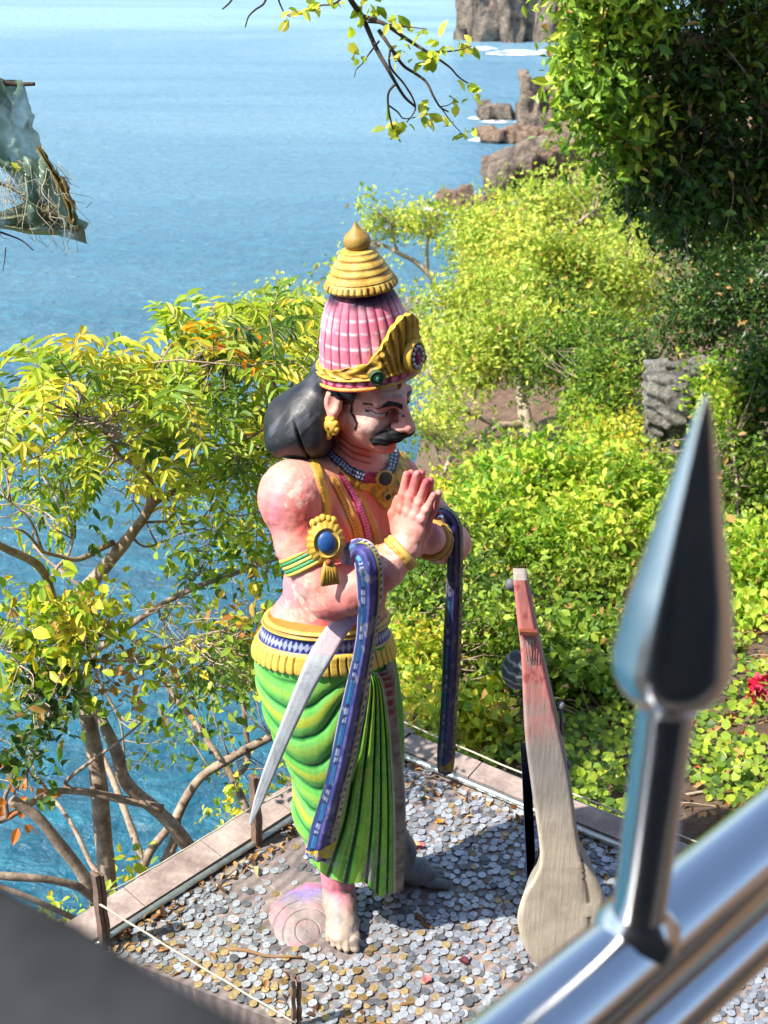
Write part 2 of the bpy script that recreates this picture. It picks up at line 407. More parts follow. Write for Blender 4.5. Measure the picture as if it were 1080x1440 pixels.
    V, Q = S.mesh(); Nn = vnormals(V, Q)
    if np.mean(np.sum(Nn * (V - V.mean(0)), 1)) < 0: Q = Q[:, ::-1]
    o = mesh_np(name, V, Q, mat, None, V.mean(0) * [1, 1, 0] + [0, 0, V[:, 2].min()], None, False)
    if label: tag(o, label, cat, group)
    return o
rock('sea_cliff', [(660, 30, 22, 45), (690, 22, 24, 52), (722, 10, 26, 62), (752, 4, 26, 66), (785, 0, 30, 72), (830, 0, 40, 75), (880, 0, 40, 75)], 262, .6, M_ROCK, 'far brown sea cliff of upright pillars at the top of the view', 'cliff', dsc=.35, damp=.45, seed=2, blocks=9, lean=.12)
rock('sea_stack', [(752, 128, 20, 32), (740, 170, 24, 36), (776, 170, 30, 40), (800, 190, 40, 30)], 186, .35, M_ROCK, 'tall blocky brown rock stack standing at the water edge', dsc=.6, damp=.3, seed=3, blocks=8, lean=.16)
rock('low_rock', [(698, 156, 24, 9), (712, 158, 16, 8)], 192, .35, M_ROCK, 'small dark rock with white surf left of the tall stack', dsc=.7, damp=.25, seed=4, blocks=6, lean=.3)
rock('low_rock', [(706, 186, 34, 7), (745, 190, 40, 9)], 178, .35, M_ROCK2, 'flat pale rock shelf at the foot of the tall stack', dsc=.7, damp=.25, seed=5, blocks=9, lean=.2)
rock('boulder', [(728, 238, 48, 34), (762, 222, 40, 26), (702, 262, 26, 26)], 118, .30, M_ROCK, 'large rounded brown boulder above the green canopy', dsc=.7, damp=.35, joint=3.0, seed=6)
rock('rock_slope', [(800, 208, 48, 18), (850, 222, 60, 26), (900, 240, 50, 30), (830, 250, 60, 20)], 112, .30, M_ROCK2, 'sandy pale rock slope behind the rounded boulder', dsc=.7, damp=.35, seed=7)
rock('low_rock', [(622, 280, 38, 10), (655, 282, 32, 12), (682, 288, 24, 16)], 139, .28, M_ROCK2, 'low rock ledge reaching into the water beside the green canopy', dsc=.8, damp=.2, seed=8, blocks=9, lean=.2)
rock('rock_outcrop', [(952, 545, 46, 40), (940, 590, 36, 34), (985, 530, 26, 22)], 8.9, .016, M_STRATA, 'grey layered rock outcrop on the hillside behind the spearhead', 'rock', dsc=3.0, damp=.035, strata=.11, seed=9, blocks=9, lean=.10)
rock('rock_outcrop', [(1035, 560, 34, 40), (1050, 620, 30, 50)], 9.9, .02, rock_mat('brown_rock', L(96, 70, 54), L(150, 114, 90), L(190, 154, 126), 2.4), 'brown bare rock face right of the layered outcrop', 'rock', dsc=2.4, damp=.05, seed=10)
rock('boulder', [(668, 682, 34, 16), (700, 668, 26, 20)], 9.4, .025, rock_mat('grey_rock', L(84, 76, 72), L(138, 122, 112), L(176, 158, 146), 2.0), 'grey brown boulder under the twisted pale branches', 'rock', dsc=2.0, damp=.06, seed=12)
# surf round the rocks
m, nt, N, K, B = mat_new('surf_foam')
a = tex_noise(nt, .35, 8, .7); r_ = ramp(nt, a.outputs[0], [(.42, 0.0), (.58, 1.0)]); K.new(r_.outputs[0], B.inputs['Alpha']); B.inputs['Base Color'].default_value = (.82, .85, .85, 1); B.inputs['Roughness'].default_value = .9
mb = MB()
for px_, py_, rx, ry in ((728, 74, 42, 4), (672, 68, 26, 3), (790, 72, 40, 4), (700, 170, 26, 3), (668, 166, 10, 2), (690, 196, 30, 4), (770, 198, 40, 4), (610, 294, 40, 4), (655, 300, 34, 4)):
    a_ = np.linspace(0, 2 * np.pi, 24, endpoint=False)
    V = np.array([gr(px_ + rx * math.cos(t) * (1 + .2 * math.sin(3 * t)), py_ + ry * math.sin(t), SEA + .12) for t in a_] + [gr(px_, py_, SEA + .12)])
    mb.add(V, np.array([[i, (i + 1) % 24, 24] for i in range(24)]))
tag(mb.build('sea_foam', m, cols=False), kind='structure')

# ---- tiled platform with its raised ledge
A = np.array([.03, 3.39]); Bl = np.array([-.80, 2.555]); Rr_ = np.array([1.45, 2.475]); FR = np.array([1.0, 1.55]); FL = np.array([-.02, 2.19])
m, nt, N, K, B = mat_new('platform_tiles')
br_ = node(nt, 'ShaderNodeTexBrick', offset=0.0); mp = node(nt, 'ShaderNodeMapping'); mp.inputs['Rotation'].default_value = (0, 0, math.radians(-45)); mp.inputs['Location'].default_value = (.1, .07, 0)
tc = nt.nodes.get('OC') or node(nt, 'ShaderNodeTexCoord', name='OC'); K.new(tc.outputs['Object'], mp.inputs[0]); K.new(mp.outputs[0], br_.inputs[0])
for k_, v_ in (('Scale', 1.0), ('Mortar Size', .0035), ('Brick Width', .30), ('Row Height', .30), ('Mortar Smooth', .2)): br_.inputs[k_].default_value = v_
br_.inputs['Color1'].default_value = (*L(118, 104, 100), 1); br_.inputs['Color2'].default_value = (*L(132, 114, 106), 1); br_.inputs['Mortar'].default_value = (*L(170, 150, 132), 1)
a = tex_noise(nt, 5, 8, .65); b = tex_noise(nt, 60, 6, .7); s_ = ramp(nt, a.outputs[0], [(.35, L(104, 100, 104)), (.55, L(150, 138, 132)), (.7, L(196, 164, 138))])
wv = node(nt, 'ShaderNodeTexWave'); mp2 = node(nt, 'ShaderNodeMapping'); mp2.inputs['Rotation'].default_value = (0, 0, .7); K.new(tc.outputs['Object'], mp2.inputs[0]); K.new(mp2.outputs[0], wv.inputs[0])
wv.inputs['Scale'].default_value = 9; wv.inputs['Distortion'].default_value = 5; wv.inputs['Detail'].default_value = 4; wr = ramp(nt, wv.outputs[0], [(.2, .75), (.8, 1.08)])
c = mixrgb(nt, .55, br_.outputs[0], s_.outputs[0]); c = mixrgb(nt, 1, c, wr.outputs[0], 'MULTIPLY'); bb_ = ramp(nt, b.outputs[0], [(.3, .7), (.6, 1.05)])
K.new(mixrgb(nt, 1, c, bb_.outputs[0], 'MULTIPLY'), B.inputs['Base Color']); rg = ramp(nt, a.outputs[0], [(.3, .3), (.7, .75)]); K.new(rg.outputs[0], B.inputs['Roughness']); bump(nt, B, b.outputs[0], .3, .004)
M_TILE = m
def prism(poly, z0, z1):
    n = len(poly); V = np.array([[*p, z0] for p in poly] + [[*p, z1] for p in poly]); 
    side = np.array([[i, (i + 1) % n, n + (i + 1) % n, n + i] for i in range(n)]); c = np.array([*np.mean(poly, 0)])
    V = np.vstack([V, [[*c, z0], [*c, z1]]]); t = np.array([[n + i, n + (i + 1) % n, 2 * n + 1] for i in range(n)]); b = np.array([[(i + 1) % n, i, 2 * n] for i in range(n)])
    return V, side, np.vstack([t, b])
def add_prism(mb, poly, z0, z1, c=None):
    V, s4, t3 = prism(poly, z0, z1); mb.add(V, s4, c); mb.add(V, t3, c)
PLAT = [FL, FR, Rr_, A, Bl]
mb = MB(); add_prism(mb, PLAT, -.55, 0.0)
plat = mb.build('platform', M_TILE, origin=(0, 2.6, 0), smooth_=False, cols=False); tag(plat, kind='structure')
def off_line(P, Q, d):
    t = nrm(Q - P); n = np.array([-t[1], t[0]]); return P + n * d, Q + n * d
m, nt, N, K, B = mat_new('ledge_tiles')
a = tex_noise(nt, 9, 8, .65); b = tex_noise(nt, 70, 5, .7); c = ramp(nt, a.outputs[0], [(.3, L(120, 104, 98)), (.5, L(158, 140, 132)), (.72, L(190, 172, 162))]); c2 = ramp(nt, b.outputs[0], [(.3, .75), (.65, 1.05)])
K.new(mixrgb(nt, 1, c.outputs[0], c2.outputs[0], 'MULTIPLY'), B.inputs['Base Color']); B.inputs['Roughness'].default_value = .55; bump(nt, B, b.outputs[0], .3, .004); M_LEDGE = m
mb = MB()
tl = nrm(A - Bl); nl = np.array([-tl[1], tl[0]]); tr = nrm(Rr_ - A); nr_ = np.array([-tr[1], tr[0]])
def quad_strip(P, Q, w, cuts):
    n = np.array([-(Q - P)[1], (Q - P)[0]]) / np.linalg.norm(Q - P)
    for i in range(cuts):
        a = P + (Q - P) * (i / cuts + .0015 / 1.2); b = P + (Q - P) * ((i + 1) / cuts - .0015 / 1.2); add_prism(mb, [a, b, b + n * w, a + n * w], -.30, .026 - .0008 * (i % 2))
quad_strip(Bl + nl * .004 - tl * .1, A + nl * .004 + tl * .112, .105, 5); quad_strip(A + nr_ * .004 + tr * .003, Rr_ + nr_ * .004, .09, 6)
mb.build('platform_ledge', M_LEDGE, plat, origin=(0, 2.6, 0), smooth_=False, cols=False)
m, nt, N, K, B = mat_new('worn_aluminium'); B.inputs['Metallic'].default_value = .85; B.inputs['Roughness'].default_value = .38
a = tex_noise(nt, 40, 6, .7); c = ramp(nt, a.outputs[0], [(.3, L(150, 158, 156)), (.7, L(206, 210, 206))]); K.new(c.outputs[0], B.inputs['Base Color']); M_ALU = m
def edge_pipe(name, P, Q, r, z, label):
    n_ = 30; pts = [np.array([*(P + (Q - P) * k), z + .002 * math.sin(k * 9)]) for k in np.linspace(0, 1, n_)]
    mb = MB(); mb.add(*tube(pts, r, 12)); o = mb.build(name, M_ALU, None, origin=pts[0], cols=False); tag(o, label, 'pipe'); return o
edge_pipe('edge_pipe', Bl - nl * .010, A - nl * .010 - tl * .02, .0095, .016, 'thin grey metal pipe along the sea side edge of the platform')
edge_pipe('edge_pipe', A - nr_ * .012 + tr * .02, Rr_ - nr_ * .012, .011, .017, 'shiny white metal pipe along the hill side edge of the platform')
# terrace where the viewer stands, plus an unseen dark wall added to darken steel reflections
m, nt, N, K, B = mat_new('dark_terrace_and_wall'); a = tex_noise(nt, 3, 8, .7); c = ramp(nt, a.outputs[0], [(.3, L(40, 38, 36)), (.7, L(64, 60, 56))]); K.new(c.outputs[0], B.inputs['Base Color']); B.inputs['Roughness'].default_value = .9
mb = MB(); add_prism(mb, [(-3.5, -6), (6, -6), (6, .1), (2.2, .35), (-1.2, .35), (-3.5, 0)], .2, 1.15); add_prism(mb, [(-3.5, -2.2), (6, -2.2), (6, -1.5), (-3.5, -1.5)], 1.153, 5.6); tag(mb.build('terrace_and_added_wall', m, smooth_=False, cols=False), kind='structure')
# ---------------------------------------------------------------- the painted statue
STAT = np.array([-0.05, 2.68, 0.0])
statue = thing('statue', STAT)
tag(statue, 'painted statue of a crowned man with moustache and green skirt, palms pressed together', 'statue')
M_SKIN = paint_mat('painted_skin', 0.5, 140, 0.22, 0.22)
M_PAINT = paint_mat('painted_plaster', 0.5, 150, 0.25, 0.18)
M_GOLD = paint_mat('gold_paint', 0.45, 160, 0.35, 0.12, 0.5)
M_BLACK = paint_mat('matt_black_paint', 0.62, 60, 0.3, 0.04, 0.25)
M_HAIR = paint_mat('black_gloss_paint', 0.46, 60, 0.3, 0.10, 0.6)
bf = np.array([0.80, -0.60, 0.0]); br = np.array([-0.60, -0.80, 0.0])
GOLD = L(214, 172, 62); GOLDD = L(150, 108, 30); NAVY = L(34, 36, 92); RED = L(165, 25, 60); WHITE = L(232, 228, 225); BLACK = L(24, 22, 26)

hy, hp = math.radians(39), math.radians(12)
HF = np.array([math.cos(hp) * math.cos(hy), -math.cos(hp) * math.sin(hy), -math.sin(hp)])
HR = np.array([-math.sin(hy), -math.cos(hy), 0.0])
HU = np.cross(HR, HF)
HS = 1.10
HO = np.array([-0.043, 2.655, 1.640])
def hd(f, r, u): return HO + HS * (f * HF + r * HR + u * HU)
HA = np.stack([HF, HR, HU])
def hloc(V): return ((np.asarray(V) - HO) @ HA.T) / HS

S = SDF((-0.37, 2.36, -0.01), (0.22, 2.98, 1.84), 0.0024)
# torso
BA = np.stack([bf, br, [0, 0, 1.0]])
S.ell(at(476, 735, 2.69), (0.118, 0.165, 0.17), BA, 0.03)
S.ell(at(478, 700, 2.69) + bf * 0.055 + br * 0.075, (0.06, 0.075, 0.065), BA, 0.04)
S.ell(at(478, 700, 2.69) + bf * 0.055 - br * 0.075, (0.06, 0.075, 0.065), BA, 0.04)
S.ell(at(471, 828, 2.69), (0.128, 0.126, 0.14), BA, 0.05)
S.ell(at(459, 878, 2.685), (0.148, 0.146, 0.085), None, 0.04)
N0 = at(500, 655, 2.675)
S.cap(N0 - [0, 0, 0.03], hd(-0.026, 0, -0.06), 0.060, 0.054, 0.022)
S.cap(at(412, 690, 2.56), N0 + [0, 0, -0.01], 0.066, 0.052, 0.04)
S.cap(at(548, 672, 2.82), N0 + [0, 0, -0.01], 0.064, 0.052, 0.04)
# near arm
S.ell(at(411, 700, 2.55), (0.070, 0.074, 0.078), BA, 0.03)
S.chain([at(411, 705, 2.545), at(428, 765, 2.52), at(449, 810, 2.49), at(466, 838, 2.475)], [0.068, 0.062, 0.055, 0.053], 0.02)
S.chain([at(466, 838, 2.475), at(500, 826, 2.455), at(540, 798, 2.47), at(570, 771, 2.492)], [0.054, 0.056, 0.046, 0.034], 0.018)
# far arm
S.chain([at(556, 680, 2.83), at(600, 728, 2.83), at(634, 764, 2.77)], [0.064, 0.056, 0.048], 0.02)
S.chain([at(634, 764, 2.77), at(620, 764, 2.68), at(604, 757, 2.565)], [0.048, 0.046, 0.036], 0.015)
# hands pressed together
Wn = at(571, 768, 2.495); Tn = at(594, 657, 2.50)
hu = nrm(Tn - Wn); hf = nrm(bf - (bf @ hu) * hu); hn = np.cross(hf, hu)
if hn @ br < 0: hn = -hn
Hc = at(575, 766, 2.515)
def hpnt(f, u, n): return Hc + hf * f + hu * u + hn * n
for sg in (1, -1):
    o = 0.0145 * sg
    S.cap(hpnt(-0.002, -0.012, o * 1.7), hpnt(0.0, 0.03, o), 0.030 if sg > 0 else 0.028, 0.024, 0.012)
    S.ell(hpnt(0.002, 0.052, o), (0.040, 0.046, 0.0165), np.stack([hf, hu, hn]), 0.010)
    S.ell(hpnt(-0.018, 0.038, o * 1.1), (0.018, 0.032, 0.017), np.stack([hf, hu, hn]), 0.010)
    for q, (b, ln, r0, le) in enumerate(((-0.0295, 0.082, 0.0108, -0.007), (-0.0095, 0.094, 0.0112, -0.002), (0.0115, 0.086, 0.0108, 0.004), (0.0315, 0.066, 0.0096, 0.010))):
        ln = ln * (1.0 if sg > 0 else 0.985)
        p0 = hpnt(b * 0.95, 0.082, o * 0.95); p1 = hpnt(b + le * 0.4, 0.082 + ln * 0.45, o * 1.08); p2 = hpnt(b + le, 0.082 + ln, o * 0.62)
        S.chain([p0, p1, p2], [r0, r0 * 0.97, r0 * 0.78], 0.0035)
        S.ell(hpnt(b * 0.95, 0.086, o * 1.45), (0.009, 0.010, 0.008), np.stack([hf, hu, hn]), 0.006)
    S.chain([hpnt(-0.030, 0.028, o * 1.0), hpnt(-0.048, 0.062, o * 0.9), hpnt(-0.047, 0.100, o * 0.6)], [0.0145, 0.0118, 0.0088], 0.006)
# legs and feet
S.chain([at(448, 960, 2.66), at(470, 1085, 2.66), np.array([-0.128, 2.705, 0.13]), np.array([-0.130, 2.70, 0.075])], [0.07, 0.055, 0.046, 0.043], 0.02)
S.chain([at(490, 960, 2.72), at(508, 1085, 2.72), np.array([0.045, 2.80, 0.13]), np.array([0.05, 2.80, 0.07])], [0.07, 0.05, 0.044, 0.042], 0.02)
S.chain([np.array([-0.131, 2.735, 0.04]), np.array([-0.125, 2.67, 0.05]), np.array([-0.113, 2.605, 0.035])], [0.038, 0.042, 0.040], 0.025)
S.ell(np.array([-0.117, 2.60, 0.03]), (0.046, 0.055, 0.026), None, 0.015)
for tx, ty, ln, r in ((-0.082, 2.578, 0.036, 0.0165), (-0.105, 2.572, 0.034, 0.0115), (-0.124, 2.575, 0.031, 0.0108), (-0.141, 2.582, 0.027, 0.0102), (-0.156, 2.595, 0.023, 0.0098)):
    S.chain([(tx, ty, 0.024), (tx + 0.002, ty - ln * 0.6, 0.023), (tx + 0.003, ty - ln, 0.014)], [r, r * 1.02, r * 0.82], 0.004)
S.chain([np.array([0.05, 2.81, 0.04]), np.array([0.10, 2.805, 0.042]), np.array([0.125, 2.80, 0.03])], [0.038, 0.036, 0.030], 0.02)
for k, (dy, ln) in enumerate(((-0.022, 0.046), (0.0, 0.042), (0.018, 0.036), (0.034, 0.03))):
    S.cap((0.13, 2.80 + dy, 0.024), (0.13 + ln, 2.80 + dy * 1.1, 0.017), 0.0145 if k == 0 else 0.0105, None, 0.004)
# head
def hell(c, r, k=0.012, sub=False): S.ell(hd(*c), [q * HS for q in r], HA, k, sub)
def hcap(a, b, ra, rb=None, k=0.008, sub=False): S.cap(hd(*a), hd(*b), ra * HS, None if rb is None else rb * HS, k, sub)
hell((-0.012, 0, 0.030), (0.096, 0.076, 0.095), 0.02)
hell((0.030, 0, -0.035), (0.062, 0.060, 0.085), 0.02)
hcap((0.0, 0.052, -0.055), (0.058, 0.014, -0.099), 0.025, 0.022, 0.02); hcap((0.0, -0.052, -0.055), (0.058, -0.014, -0.099), 0.025, 0.022, 0.02)
hell((0.076, 0, -0.104), (0.024, 0.024, 0.020), 0.014)
for r in (1, -1):
    hell((0.058, 0.036 * r, -0.042), (0.030, 0.026, 0.030), 0.015)
    hcap((0.074, 0.050 * r, 0.007), (0.092, 0.012 * r, 0.005), 0.0075, 0.0080, 0.016)
    hell((0.0965, 0.033 * r, -0.013), (0.0105, 0.022, 0.012), 0.014, True)
    hell((0.0725, 0.033 * r, -0.012), (0.0165, 0.0190, 0.0130), 0.006)
    hell((0.106, 0.0150 * r, -0.043), (0.014, 0.010, 0.0095), 0.005)
    hcap((0.098, 0.010 * r, -0.056), (0.088, 0.028 * r, -0.066), 0.008, 0.006, 0.008)
    # ear
    hell((-0.006, 0.086 * r, -0.014), (0.021, 0.011, 0.036), 0.006)
    hell((-0.002, 0.097 * r, -0.010), (0.011, 0.008, 0.022), 0.005, True)
    hell((-0.003, 0.086 * r, -0.048), (0.011, 0.008, 0.013), 0.005)
hcap((0.092, 0, 0.010), (0.122, 0, -0.038), 0.0100, 0.0145, 0.010)
hcap((0.093, 0.018, -0.074), (0.093, -0.018, -0.074), 0.0075, None, 0.006); hcap((0.090, 0.012, -0.087), (0.090, -0.012, -0.087), 0.0085, None, 0.006)
S.disp(0.0035, 60, 3)
BV, BQ = S.mesh()
BN = vnormals(BV, BQ)
if np.mean(np.sum(BN * (BV - BV.mean(0)), 1)) < 0: BQ = BQ[:, ::-1]; BN = -BN
del S
PX = proj(BV); front = np.sum(BN * (CAM - BV), 1) > -0.05
HL = hloc(BV)
n1 = fbm(BV, 9, 1); n2 = fbm(BV, 30, 7)
col = mixc(L(234, 166, 148), L(230, 146, 134), smooth(0.35, 0.65, n1))
col = mixc(col, L(240, 186, 170), smooth(0.55, 0.75, n2) * 0.35)
def spot(c, x, y, r, color, st, power=1.0):
    d = np.linalg.norm((PX - [x, y]) / np.asarray(r, float), axis=1)
    return mixc(c, color, front * st * np.clip(1 - d, 0, 1) ** power)
for a in ((500, 740, (60, 80), L(228, 92, 52), .85), (545, 700, (30, 60), L(220, 96, 60), .7), (425, 735, (26, 50), L(214, 70, 70), .8), (388, 720, (22, 60), L(226, 110, 150), .5),
          (470, 880, (50, 30), L(214, 40, 72), .95), (470, 790, (50, 30), L(225, 90, 90), .6), (530, 840, (30, 40), L(205, 80, 70), .8), (400, 830, (40, 40), L(224, 130, 160), .6),
          (490, 845, (45, 26), L(215, 96, 96), .6), (600, 675, (22, 40), L(196, 58, 84), .9), (576, 672, (12, 30), L(196, 58, 84), .8), (612, 730, (9, 40), L(186, 48, 92), .9), (590, 735, (18, 30), L(232, 140, 150), .6),
          (500, 640, (46, 22), L(214, 100, 86), .7), (545, 580, (24, 14), L(206, 60, 64), .75), (520, 600, (34, 28), L(248, 206, 190), .8), (555, 632, (22, 12), L(226, 96, 84), .8), (566, 588, (10, 22), L(226, 130, 118), .5), (486, 606, (16, 18), L(224, 100, 92), .7)):
    col = spot(col, *a)
col = mixc(col, L(70, 60, 60), front * smooth(1.0, 0.4, np.linalg.norm((PX - [592, 656]) / [7, 9], axis=1)) * .8)     # blackened fingertip
# worn pale patches on shoulder and forearm
for x, y, r in ((415, 690, 26), (520, 785, 26), (550, 780, 18), (430, 845, 30)):
    d = np.linalg.norm(PX - [x, y], axis=1); col = mixc(col, L(244, 214, 198), front * (d < r) * smooth(.5, .62, fbm(BV, 75, 21) + .22 * (1 - d / r) - .08) * .5)
# necklaces, sash band and threads painted on the chest
CHEST = front & ((HL[:, 2] < -0.142) | ((HL[:, 2] < -0.10) & (HL[:, 0] < .02)))
def strip(c, pts, wd, color, edge=None, bead=None, bcol=None, bn=20):
    d, t = linedist(PX, pts); m = CHEST & (d < wd) & (PX[:, 1] < 790)
    c = np.where(m[:, None], color, c)
    if edge is not None: c = np.where((m & (d > wd * 0.72))[:, None], edge, c)
    if bead is not None:
        mm = m & (d < wd * bead) & (np.abs((t * bn) % 1 - .5) < .33); c = np.where(mm[:, None], bcol, c)
    return c
raise_ = np.zeros(len(BV))
def regd(pts, wd, h):
    global raise_
    d, t = linedist(PX, pts); m = CHEST & (PX[:, 1] < 790); raise_ = np.maximum(raise_, np.where(m, h * smooth(wd, wd * .75, d), 0))
SASH = [(468, 668), (492, 705), (512, 745), (521, 776)]
col = strip(col, SASH, 21, L(238, 160, 130)); 
S1 = [(470, 676), (486, 708), (500, 742), (507, 780)]; S2 = [(482, 668), (502, 704), (514, 738), (521, 768)]; S3 = [(494, 676), (514, 712), (527, 750), (529, 772)]
col = strip(col, S1, 6.5, L(230, 178, 78), L(176, 118, 44), .45, L(188, 128, 44), 26); regd(S1, 6.5, .004)
col = strip(col, S2, 6, L(200, 36, 92), L(150, 22, 66), .6, L(236, 140, 180), 26); regd(S2, 6, .003)
col = strip(col, S3, 3.5, L(214, 160, 62), L(180, 120, 40)); regd(S3, 3.5, .003)
S4 = [(439, 640), (448, 668), (458, 700), (459, 728)]
col = strip(col, S4, 6, L(226, 184, 70), L(190, 140, 40)); regd(S4, 6, .006)
plate = [(452, 640), (470, 655), (500, 690), (516, 690), (528, 703), (540, 716), (551, 706), (556, 690), (562, 676), (574, 660), (570, 640), (556, 610), (545, 630), (540, 655), (520, 668), (495, 668), (470, 650), (458, 634)]
inp = inpoly(PX, plate) & CHEST
col = np.where(inp[:, None], mixc(GOLD, GOLDD, smooth(.4, .65, fbm(BV, 70, 5))), col); raise_ = np.where(inp, np.maximum(raise_, .006), raise_)
NB = [(457, 630), (470, 646), (490, 662), (512, 671), (532, 671), (546, 660), (552, 642), (551, 622)]
dnb, tnb = linedist(PX, NB); m = CHEST & (dnb < 7.5)
col = np.where(m[:, None], L(28, 34, 62), col); raise_ = np.where(m, .008, raise_)
dots = m & (((tnb * 34) % 1) < .5) & (np.abs(dnb - 2.6) < 1.7); col = np.where(dots[:, None], L(170, 190, 215), col)
rm = m & (tnb > .47) & (tnb < .60); col = np.where(rm[:, None], np.where(((tnb * 60) % 1 < .6)[:, None], L(170, 36, 82), L(60, 12, 30)), col)
for gx, gy, gr_, gc in ((536, 672, 9, L(16, 30, 40)), (541, 698, 4.5, L(16, 26, 36))):
    d = np.linalg.norm(PX - [gx, gy], axis=1); col = np.where((CHEST & (d < gr_))[:, None], gc, col); col = np.where((CHEST & (d < gr_ + 2.2) & (d >= gr_))[:, None], GOLD, col); raise_ = np.where(CHEST & (d < gr_ + 2), .012, raise_)
# neck creases
for yy in (0, 9, 18):
    d, _ = linedist(PX, spline([(477, 612 + yy), (495, 626 + yy), (520, 634 + yy)], 12)); m = front & (HL[:, 2] < -0.06) & (d < 2.2)
    col = mixc(col, L(150, 50, 44), m * smooth(2.2, .6, d) * .75)
# face paint
fx, rx, ux = HL.T
isH = (HL[:, 2] > -0.13) & (fx > 0.02)
ash = isH & (ux > 0.020) & (ux < 0.062) & (np.abs(rx) < 0.040 + .012 * (n2 - .5)); wv = np.abs(((ux - .020) / .042 * 3.0) % 1 - .5)
col = np.where(ash[:, None], mixc(L(225, 205, 196), L(176, 150, 142), smooth(.25, .45, wv) * .7), col)
col = np.where((isH & (((rx / .008) ** 2 + ((ux - .042) / .012) ** 2) < 1))[:, None], L(150, 96, 30), col)
col = np.where((isH & (((rx / .004) ** 2 + ((ux - .042) / .007) ** 2) < 1))[:, None], L(50, 20, 20), col)
bl = .0005 + .010 * np.cos((np.abs(rx) - .030) / .026 * 1.5); th = .0052 * np.clip(1.2 - np.abs(np.abs(rx) - .018) / .050, .35, 1)
brow = isH & (np.abs(rx) > .008) & (np.abs(rx) < .060) & (np.abs(ux - bl) < th)
col = np.where(brow[:, None], L(26, 18, 20), col)
ex = (np.abs(rx) - .033) / .0215; lid = -.0125 + .0030 * (1 - ex ** 2)
eye = isH & (np.abs(ex) < 1) & (ux < lid) & (ux > -.0172 + .003 * ex ** 2)
col = np.where((isH & (np.abs(ex) < 1.12) & (np.abs(ux - lid) < .0022))[:, None], L(30, 14, 16), col)
col = np.where(eye[:, None], L(214, 196, 188), col)
col = np.where((eye & (((np.abs(rx) - .033) ** 2 + (ux + .013) ** 2) < .0062 ** 2))[:, None], L(30, 16, 14), col)
lip = isH & (fx > .08) & (ux < -.066) & (ux > -.094) & (np.abs(rx) < .024); col = np.where(lip[:, None], L(176, 52, 52), col)
nos = isH & (fx > .09) & (ux < -.044) & (ux > -.056) & (np.abs(np.abs(rx) - .012) < .005); col = np.where(nos[:, None], L(110, 30, 30), col)
curl = front & (linedist(PX, [(499, 552), (495, 566), (494, 580), (499, 588), (502, 596), (500, 604)])[0] < 1.9 - .0 * fx) & (HL[:, 2] > -.12)
col = np.where(curl[:, None], L(24, 18, 22), col)
side = (HL[:, 2] > -.05) & (PX[:, 0] < 500) & (HL[:, 0] > -.012) & (HL[:, 0] < .030) & (HL[:, 2] > .0); col = np.where(side[:, None], L(24, 18, 22), col)
# feet: right pink above and chalky toward the toes, left bare grey cement
fz = BV[:, 2]; footR = (fz < .24) & (BV[:, 0] < -.02); footL = (fz < .24) & (BV[:, 0] >= -.02)
cR = mixc(L(178, 158, 142), L(226, 134, 150), smooth(.07, .115, fz + .03 * (n1 - .5))); cR = mixc(cR, L(120, 128, 132), smooth(.5, .64, fbm(BV, 22, 9)) * .6)
cR = mixc(cR, L(96, 88, 82), smooth(1.2, .7, np.linalg.norm((BV - [-.078, 2.546, .026]) / [.016, .014, .018], axis=1)) * .85)
col = np.where(footR[:, None], cR, col); col = np.where(footL[:, None], mixc(L(120, 122, 122), L(92, 94, 96), smooth(.4, .6, n2)), col)
BV = BV + BN * raise_[:, None]
body = mesh_np('body', BV, BQ, M_SKIN, statue, cols=col)
tag(body, 'pink and orange painted bare chest, face, praying hands and feet')

# hair bun
S = SDF((-0.34, 2.42, 1.40), (0.10, 2.90, 1.86), 0.0026)
S.ell(hd(-0.030, 0, 0.004), [q * HS for q in (0.090, 0.083, 0.048)], HA, 0.01)
S.cap(at(450, 566, 2.66), at(414, 584, 2.66), .046, .056, .03)
hb = at(420, 600, 2.66)
ax1 = nrm(at(386, 622, 2.64) - at(452, 545, 2.66)); ax2 = nrm(np.cross(ax1, [0, -1, 0.35])); ax3 = np.cross(ax1, ax2)
S.ell(at(431, 587, 2.66), (0.090, 0.058, 0.098), np.stack([ax1, ax2, ax3]), 0.04)
S.ell(at(407, 607, 2.66), (0.060, 0.055, 0.088), np.stack([ax1, ax2, ax3]), 0.03)
S.ell(at(440, 612, 2.64), (0.055, 0.050, 0.085), np.stack([ax1, ax2, ax3]), 0.03)
for r in (1, -1): S.chain([hd(-.040, .070 * r, .004), hd(-.01, .080 * r, .012), hd(.028, .076 * r, .016)], [.016, .014, .009], .012)
S.ell(hd(-0.052, 0.050, -0.035), (0.05, 0.036, 0.07), HA, 0.02)
V, Q = S.mesh(); N = vnormals(V, Q)
if np.mean(np.sum(N * (V - V.mean(0)), 1)) < 0: Q = Q[:, ::-1]; N = -N
p = proj(V); dd = (V - at(428, 588, 2.66)) @ np.stack([ax1, ax2, ax3]).T
wv = np.sin((dd[:, 1] + .25 * dd[:, 0] + 0.02 * np.sin(dd[:, 0] * 40)) / .0135)
V = V + N * (0.0022 * wv)[:, None]
nt_ = np.clip(1 - np.abs(np.sin(dd[:, 0] * 34 + dd[:, 1] * 22 + 2 * dd[:, 2])) * 5, 0, 1) * smooth(.03, -.02, dd[:, 1]); V = V - N * (0.010 * nt_)[:, None]
str_ = fbm(np.stack([dd[:, 0] * 14, dd[:, 1] * 90, dd[:, 2] * 60], -1), 1.0, 4)
